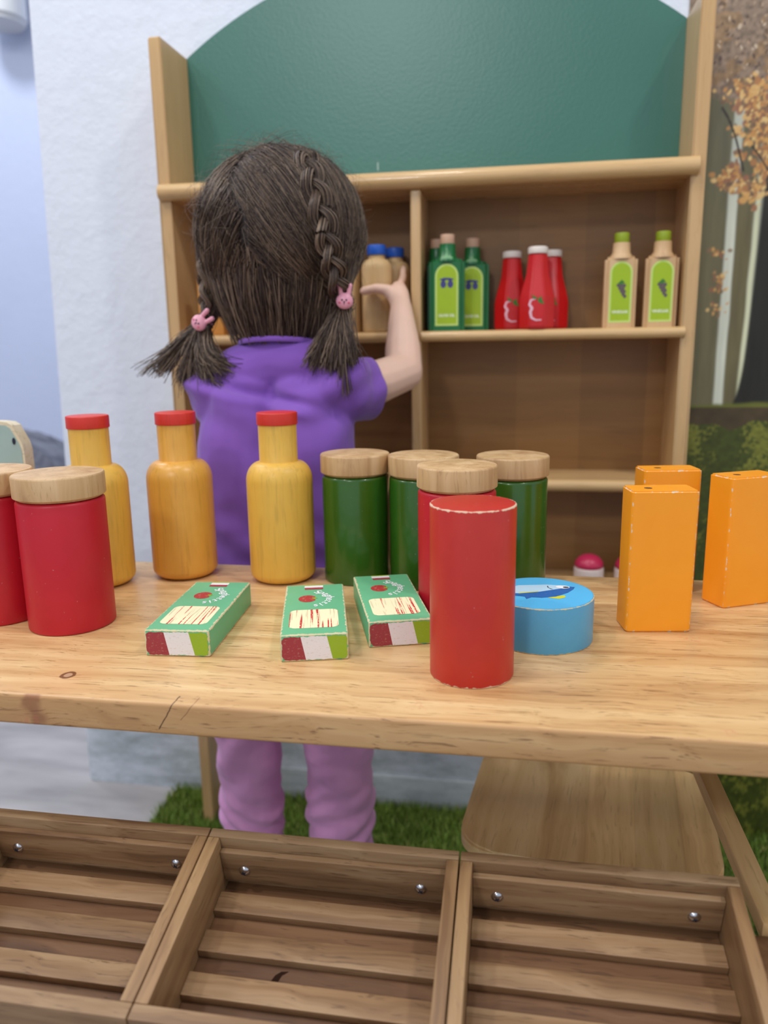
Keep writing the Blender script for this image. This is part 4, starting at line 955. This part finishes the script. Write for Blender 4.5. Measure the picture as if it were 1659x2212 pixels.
# neckband and sleeve hems
def ring(name, c, r, tube, nrm, mat, parent_fn=pp, sx=1.0, n=48):
    bm = bmesh.new(); q = Vector(nrm).to_track_quat('Z', 'Y').to_matrix().to_4x4()
    R_, k = [], 10
    for i in range(n):
        a = 2 * PI * i / n; rg = []
        for j in range(k):
            b = 2 * PI * j / k; rr = r + tube * math.cos(b)
            rg.append(bm.verts.new(((rr * math.cos(a)) * sx, rr * math.sin(a), tube * 1.6 * math.sin(b))))
        R_.append(rg)
    for i in range(n):
        for j in range(k): bm.faces.new((R_[i][j], R_[(i + 1) % n][j], R_[(i + 1) % n][(j + 1) % k], R_[i][(j + 1) % k]))
    bm.transform(Matrix.Translation(c) @ q)
    return parent_fn(obj(name, bm, mat))
ring('neckband', (-0.252, 0.818, 0.7235), 0.0385, 0.0018, (0, 0.15, 1), M_SHIRT, sx=1.14)
# trousers
bm = bmesh.new()
chain(bm, [((-0.286, 0.804, 0.43), 0.044), ((-0.216, 0.804, 0.43), 0.044)], 18)
for x, lx, k in ((-0.295, -0.308, 1.0), (-0.205, -0.1965, 1.06)):
    chain(bm, [((x, 0.803, 0.42), 0.043), ((lx, 0.800, 0.30), 0.0395 * k), ((lx, 0.803, 0.22), 0.0375 * k), ((lx - 0.002, 0.808, 0.165), 0.0385 * k), ((lx, 0.811, 0.125), 0.0335 * k), ((lx, 0.814, 0.085), 0.027)], 20)
def leg_disp(co, no):
    x, y, z = co.T; s = np.where(x < -0.252, 1.0, -1.0)
    k = 0.0024 * np.sin((z + s * 0.55 * (x + 0.252) * 1.2) * 210 + 4.5 * nz(co, 14)) * np.exp(-((z - 0.155) / 0.06) ** 2)
    k += 0.0020 * np.sin((z - s * 1.1 * x) * 95 + 3 * nz(co, 10, seed=4)) * np.clip((z - 0.17) / 0.03, 0, 1)
    k += 0.0012 * nz(co, 45, 1, 1, 2.2, 7.0)
    return co + no * k[:, None]
pp(fuse('trousers', bm, 0.0026, 5, cloth('pink_jersey', srgb(236, 174, 220), srgb(226, 158, 210)), None, leg_disp))

# ---- hair
def hair_mat(name, ca, cb, cc):
    t = NT(name); g = t.n.new('ShaderNodeNewGeometry')
    c = t.ramp(g.outputs['Random Per Island'], [(0.0, ca), (0.55, cb), (1.0, cc)])
    return t.out(c, 0.42, 0.45)
M_HAIR = hair_mat('brown_hair', srgb(50, 38, 32), srgb(88, 70, 60), srgb(150, 128, 106))
M_HAIRB = plain('hair_underlayer', srgb(44, 34, 30), 0.6, 0, 0.2)
HR = np.array([0.0850, 0.0900, 0.0860]); hc = np.array(HC)
TIE_L = np.array([-0.3330, 0.8130, 0.7480]); TIE_R = np.array([-0.1765, 0.8050, 0.7640])
bm = bmesh.new(); ellipsoid(bm, HC, HR * 0.965, None, 32); ellipsoid(bm, HC + Vector((0, -0.012, -0.052)), (0.066, 0.064, 0.050)); ellipsoid(bm, HC + Vector((-0.004, -0.008, -0.076)), (0.056, 0.046, 0.036))
ellipsoid(bm, (-0.318, 0.818, 0.768), (0.011, 0.014, 0.016)); ellipsoid(bm, (-0.190, 0.812, 0.784), (0.011, 0.014, 0.016))
cap = fuse('hair', bm, 0.004, 4, M_HAIRB)
# cut the face opening
mb = bmesh.new(); mb.from_mesh(cap.data)
dl = [v for v in mb.verts if v.co.y > HC.y + 0.034 + max(0, (v.co.z - HC.z - 0.018)) * 1.6 or (v.co.z < 0.765 and v.co.y > HC.y + 0.005)]
bmesh.ops.delete(mb, geom=dl, context='VERTS'); mb.to_mesh(cap.data); mb.free()
pp(cap); cap.data.shade_smooth()
def slerp(a, b, s):
    d = np.clip((a * b).sum(-1, keepdims=True), -1, 1); om = np.arccos(d); so = np.sin(om) + 1e-9
    return np.sin((1 - s) * om) / so * a + np.sin(s * om) / so * b
def head_strands(N, tie, side, K=14, seed=1):
    g = np.random.default_rng(seed); out = []
    u = g.normal(size=(N * 6, 3)); u /= np.linalg.norm(u, axis=1, keepdims=True)
    part = -0.30 + 0.34 * np.clip((0.55 - u[:, 2]) / 1.2, 0, 1) + 0.05 * np.sin(u[:, 2] * 9)
    ok = (u[:, 0] < part - 0.012) if side < 0 else (u[:, 0] > part + 0.012)
    face = (u[:, 1] > 0.35 + np.maximum(0, u[:, 2] - 0.15) * 0.9) | ((u[:, 2] < -0.55) & (u[:, 1] > 0)) | (u[:, 2] < -0.86)
    u = u[ok & ~face][:N]; N = len(u)
    tdir = (tie - hc) / HR; tdir = tdir / np.linalg.norm(tdir)
    s = np.linspace(0, 1, K)[None, :, None]
    D = slerp(u[:, None, :], tdir[None, None, :], s)
    # start direction: sweep down the back first, then round to the tie
    lift = 0.010 + g.normal(0, 0.012, (N, 1, 1))
    rad = 1.0 + np.abs(lift) * 0.7 + 0.035 * np.sin(PI * s) * g.uniform(0.2, 1.1, (N, 1, 1))
    D = D + np.array([0, 0, -0.16])[None, None] * np.sin(PI * s) * g.uniform(0.3, 1.2, (N, 1, 1)); D /= np.linalg.norm(D, axis=2, keepdims=True)
    Pm = hc + D * HR * rad
    e = np.clip((s - 0.72) / 0.28, 0, 1); e = e * e * (3 - 2 * e)
    Pm = Pm * (1 - e) + (tie + g.normal(0, 0.0028, (N, 1, 3))) * e
    Pm += g.normal(0, 0.0007, (N, 1, 3)) + 0.0014 * np.sin(s * g.uniform(4, 13, (N, 1, 1)) + g.uniform(0, 6, (N, 1, 1)))
    return Pm
TP = 1 - 0.35 * np.linspace(0, 1, 14)
pL = head_strands(4200, TIE_L, -1, seed=2); pR = head_strands(5600, TIE_R, 1, seed=3)
def strand_obj(name, paths, r, parent=cap, mat=M_HAIR, taper=None):
    o = tubes(name, paths, r, mat, None, 3, taper); o.parent = P; o.matrix_parent_inverse = Matrix.Translation((0.25, -0.80, -0.004)); o['kind'] = 'stuff'
    return o
strand_obj('hair_strands', np.concatenate([pL, pR]), RNG.uniform(0.00026, 0.00056, len(pL) + len(pR)), taper=TP)
# nape: hair falling over the neck and swept to the sides
g = np.random.default_rng(5); N = 1500; a = g.uniform(-1.25, 1.25, N); z0 = g.uniform(0.765, 0.82, N)
s = np.linspace(0, 1, 14)[None, :]
rr0 = 0.086 * np.sqrt(np.clip(1 - ((z0 - hc[2]) / 0.088) ** 2, 0.1, 1)); rr1 = g.uniform(0.042, 0.056, N)
rr = rr0[:, None] * (1 - s) + rr1[:, None] * s + 0.004 * np.sin(PI * s)
aa = a[:, None] + 0.25 * np.sign(a)[:, None] * s * g.uniform(-0.5, 1, (N, 1)); zz = z0[:, None] * (1 - s) + g.uniform(0.722, 0.756, N)[:, None] * s
nape = np.stack([hc[0] - 0.002 + np.sin(aa) * rr, hc[1] - 0.004 - np.cos(aa) * rr, zz], 2)
strand_obj('nape_hair', nape, g.uniform(0.0004, 0.0007, N), taper=TP)
# fly-away hairs
g = np.random.default_rng(11); N = 900; u = g.normal(size=(N, 3)); u[:, 1] = -np.abs(u[:, 1]) * 0.8; u[:, 2] = np.abs(u[:, 2]) - 0.2; u /= np.linalg.norm(u, axis=1, keepdims=True)
s = np.linspace(0, 1, 10)[None, :, None]; tan = np.cross(u, g.normal(size=(N, 3))); tan /= np.linalg.norm(tan, axis=1, keepdims=True)
fl = hc + u[:, None] * HR * (1.0 + s * g.uniform(0.02, 0.20, (N, 1, 1)) * np.sin(PI * (0.25 + 0.6 * s))) + tan[:, None] * s * g.uniform(0.02, 0.06, (N, 1, 1))
strand_obj('flyaway_hairs', fl, 0.00018, taper=1 - 0.7 * np.linspace(0, 1, 10))
# braids: three fat strands plaited along a curve, each wrapped in fine hairs
def bez(pts, n):
    pts = np.array(pts, float); m_ = len(pts) - 1; tt = np.linspace(0, m_ - 1e-6, n); out = []
    for q in tt:
        i = int(q); f = q - i; p0 = pts[max(i - 1, 0)]; p1 = pts[i]; p2 = pts[i + 1]; p3 = pts[min(i + 2, m_)]
        out.append(0.5 * (2 * p1 + (-p0 + p2) * f + (2 * p0 - 5 * p1 + 4 * p2 - p3) * f * f + (-p0 + 3 * p1 - 3 * p2 + p3) * f ** 3))
    return np.array(out)
def braid(name, pts, w0, w1, turns, seed):
    n = 110; cpath = bez(pts, n); Tn = np.gradient(cpath, axis=0); Tn /= np.linalg.norm(Tn, axis=1, keepdims=True)
    nrm = cpath - hc; nrm /= np.linalg.norm(nrm, axis=1, keepdims=True); side = np.cross(Tn, nrm); side /= np.linalg.norm(side, axis=1, keepdims=True); nrm = np.cross(side, Tn)
    wd = np.linspace(w0, w1, n)[:, None]; g = np.random.default_rng(seed); res = []
    for k in range(3):
        ph = np.linspace(0, turns * 2 * PI, n)[:, None] + 2 * PI * k / 3
        c = cpath + side * np.sin(ph) * wd + nrm * (np.sin(2 * ph) * wd * 0.42)
        for j in range(95):
            a = g.uniform(0, 2 * PI); rr = math.sqrt(g.uniform(0.05, 1)); tw = a + np.linspace(0, 1.5, n)[:, None]
            res.append(c + (side * np.cos(tw) * 0.78 + nrm * np.sin(tw) * 0.62) * rr * wd * 0.72 + g.normal(0, 0.0002, 3))
    o = strand_obj(name, np.array(res)[:, ::2], g.uniform(0.0004, 0.0008, len(res))); return o
braid('braid', [(-0.214, 0.800, 0.905), (-0.200, 0.778, 0.880), (-0.189, 0.768, 0.845), (-0.182, 0.766, 0.812), (-0.178, 0.778, 0.785), TIE_R], 0.0105, 0.0080, 2.3, 21)
braid('braid', [(-0.300, 0.825, 0.905), (-0.318, 0.812, 0.872), (-0.328, 0.806, 0.835), (-0.329, 0.806, 0.797), (-0.330, 0.808, 0.768), TIE_L], 0.0090, 0.0072, 2.3, 22)
# pigtails
def tuft(tie, ends, N, seed, spread, K=12):
    g = np.random.default_rng(seed); out = []
    for i in range(N):
        e = ends[g.integers(len(ends))]; m1, m2 = np.array(e[0]), np.array(e[1])
        a = tie + g.normal(0, 0.0030, 3); b = m1 + g.normal(0, spread * 0.8, 3); c = m2 + g.normal(0, spread, 3)
        s = np.linspace(0, 1, K)[:, None]; out.append((1 - s) ** 2 * a + 2 * s * (1 - s) * b + s * s * c)
    return np.array(out)
tl = tuft(TIE_L, [((-0.352, 0.800, 0.735), (-0.382, 0.800, 0.700)), ((-0.345, 0.790, 0.722), (-0.352, 0.792, 0.688)), ((-0.335, 0.782, 0.712), (-0.318, 0.782, 0.688)), ((-0.328, 0.780, 0.712), (-0.300, 0.784, 0.698))], 1000, 31, 0.0065)
wl = tuft(TIE_L, [((-0.362, 0.790, 0.722), (-0.402, 0.795, 0.697)), ((-0.350, 0.790, 0.700), (-0.300, 0.780, 0.680))], 60, 32, 0.005)
tr = tuft(TIE_R, [((-0.192, 0.775, 0.735), (-0.205, 0.780, 0.704)), ((-0.180, 0.772, 0.735), (-0.186, 0.776, 0.702)), ((-0.170, 0.775, 0.735), (-0.166, 0.780, 0.708))], 1000, 33, 0.0058)
wr = tuft(TIE_R, [((-0.172, 0.765, 0.720), (-0.168, 0.772, 0.672)), ((-0.172, 0.765, 0.720), (-0.178, 0.775, 0.680))], 40, 34, 0.003)
strand_obj('pigtail', np.concatenate([tl, wl]), 0.00055, taper=1 - 0.5 * np.linspace(0, 1, 12))
strand_obj('pigtail', np.concatenate([tr, wr]), 0.00055, taper=1 - 0.5 * np.linspace(0, 1, 12))
# hair ties with pink bunny charms
M_PINK = plain('pink_charm', srgb(236, 164, 182), 0.35); M_BLUSH = plain('charm_blush', srgb(222, 96, 120), 0.4)
def charm(tie, c, rotz, tilt):
    t_ = ring('hair_tie', tie, 0.0062, 0.0022, (0.3, 0.2, 1), M_PINK)
    bm = bmesh.new(); ellipsoid(bm, (0, 0, 0), (0.0088, 0.0055, 0.0082))
    for sx in (-1, 1): capsule(bm, (sx * 0.0038, 0.0, 0.006), 0.0023, (sx * 0.0050, -0.0005, 0.0150), 0.0027, 12)
    mx = Matrix.Translation(c) @ Matrix.Rotation(tilt, 4, 'Y') @ Matrix.Rotation(rotz, 4, 'Z'); bm.transform(mx)
    o = fuse('bunny_charm', bm, 0.0006, 2, M_PINK); o.parent = t_; o.matrix_parent_inverse = t_.matrix_parent_inverse.copy(); o.matrix_parent_inverse = Matrix.Translation((0.25, -0.80, -0.004)) if False else Matrix.Identity(4)
    bm = bmesh.new()
    for sx in (-1, 1):
        ellipsoid(bm, (sx * 0.0022, -0.0055, 0.0008), (0.0008, 0.0006, 0.0010), None, 10)
    ellipsoid(bm, (0, -0.0056, -0.0010), (0.0010, 0.0006, 0.0006), None, 10); capsule(bm, (0, -0.0055, -0.001), 0.0003, (0, -0.0054, -0.0032), 0.0003, 6)
    for v in bm.verts: pass
    bm.transform(mx); f_ = obj('charm_face', bm, M_BLACK); f_.parent = t_
    bm = bmesh.new()
    for sx in (-1, 1): ellipsoid(bm, (sx * 0.0046, -0.0046, -0.0018), (0.0013, 0.0008, 0.0010), None, 10)
    bm.transform(mx); b_ = obj('charm_cheeks', bm, M_BLUSH); b_.parent = t_
charm(TIE_R, TIE_R + np.array([0.0035, -0.0185, 0.001]), 0.15, 0.05)
charm(TIE_L, TIE_L + np.array([0.0, -0.0185, -0.001]), -0.1, 1.0)
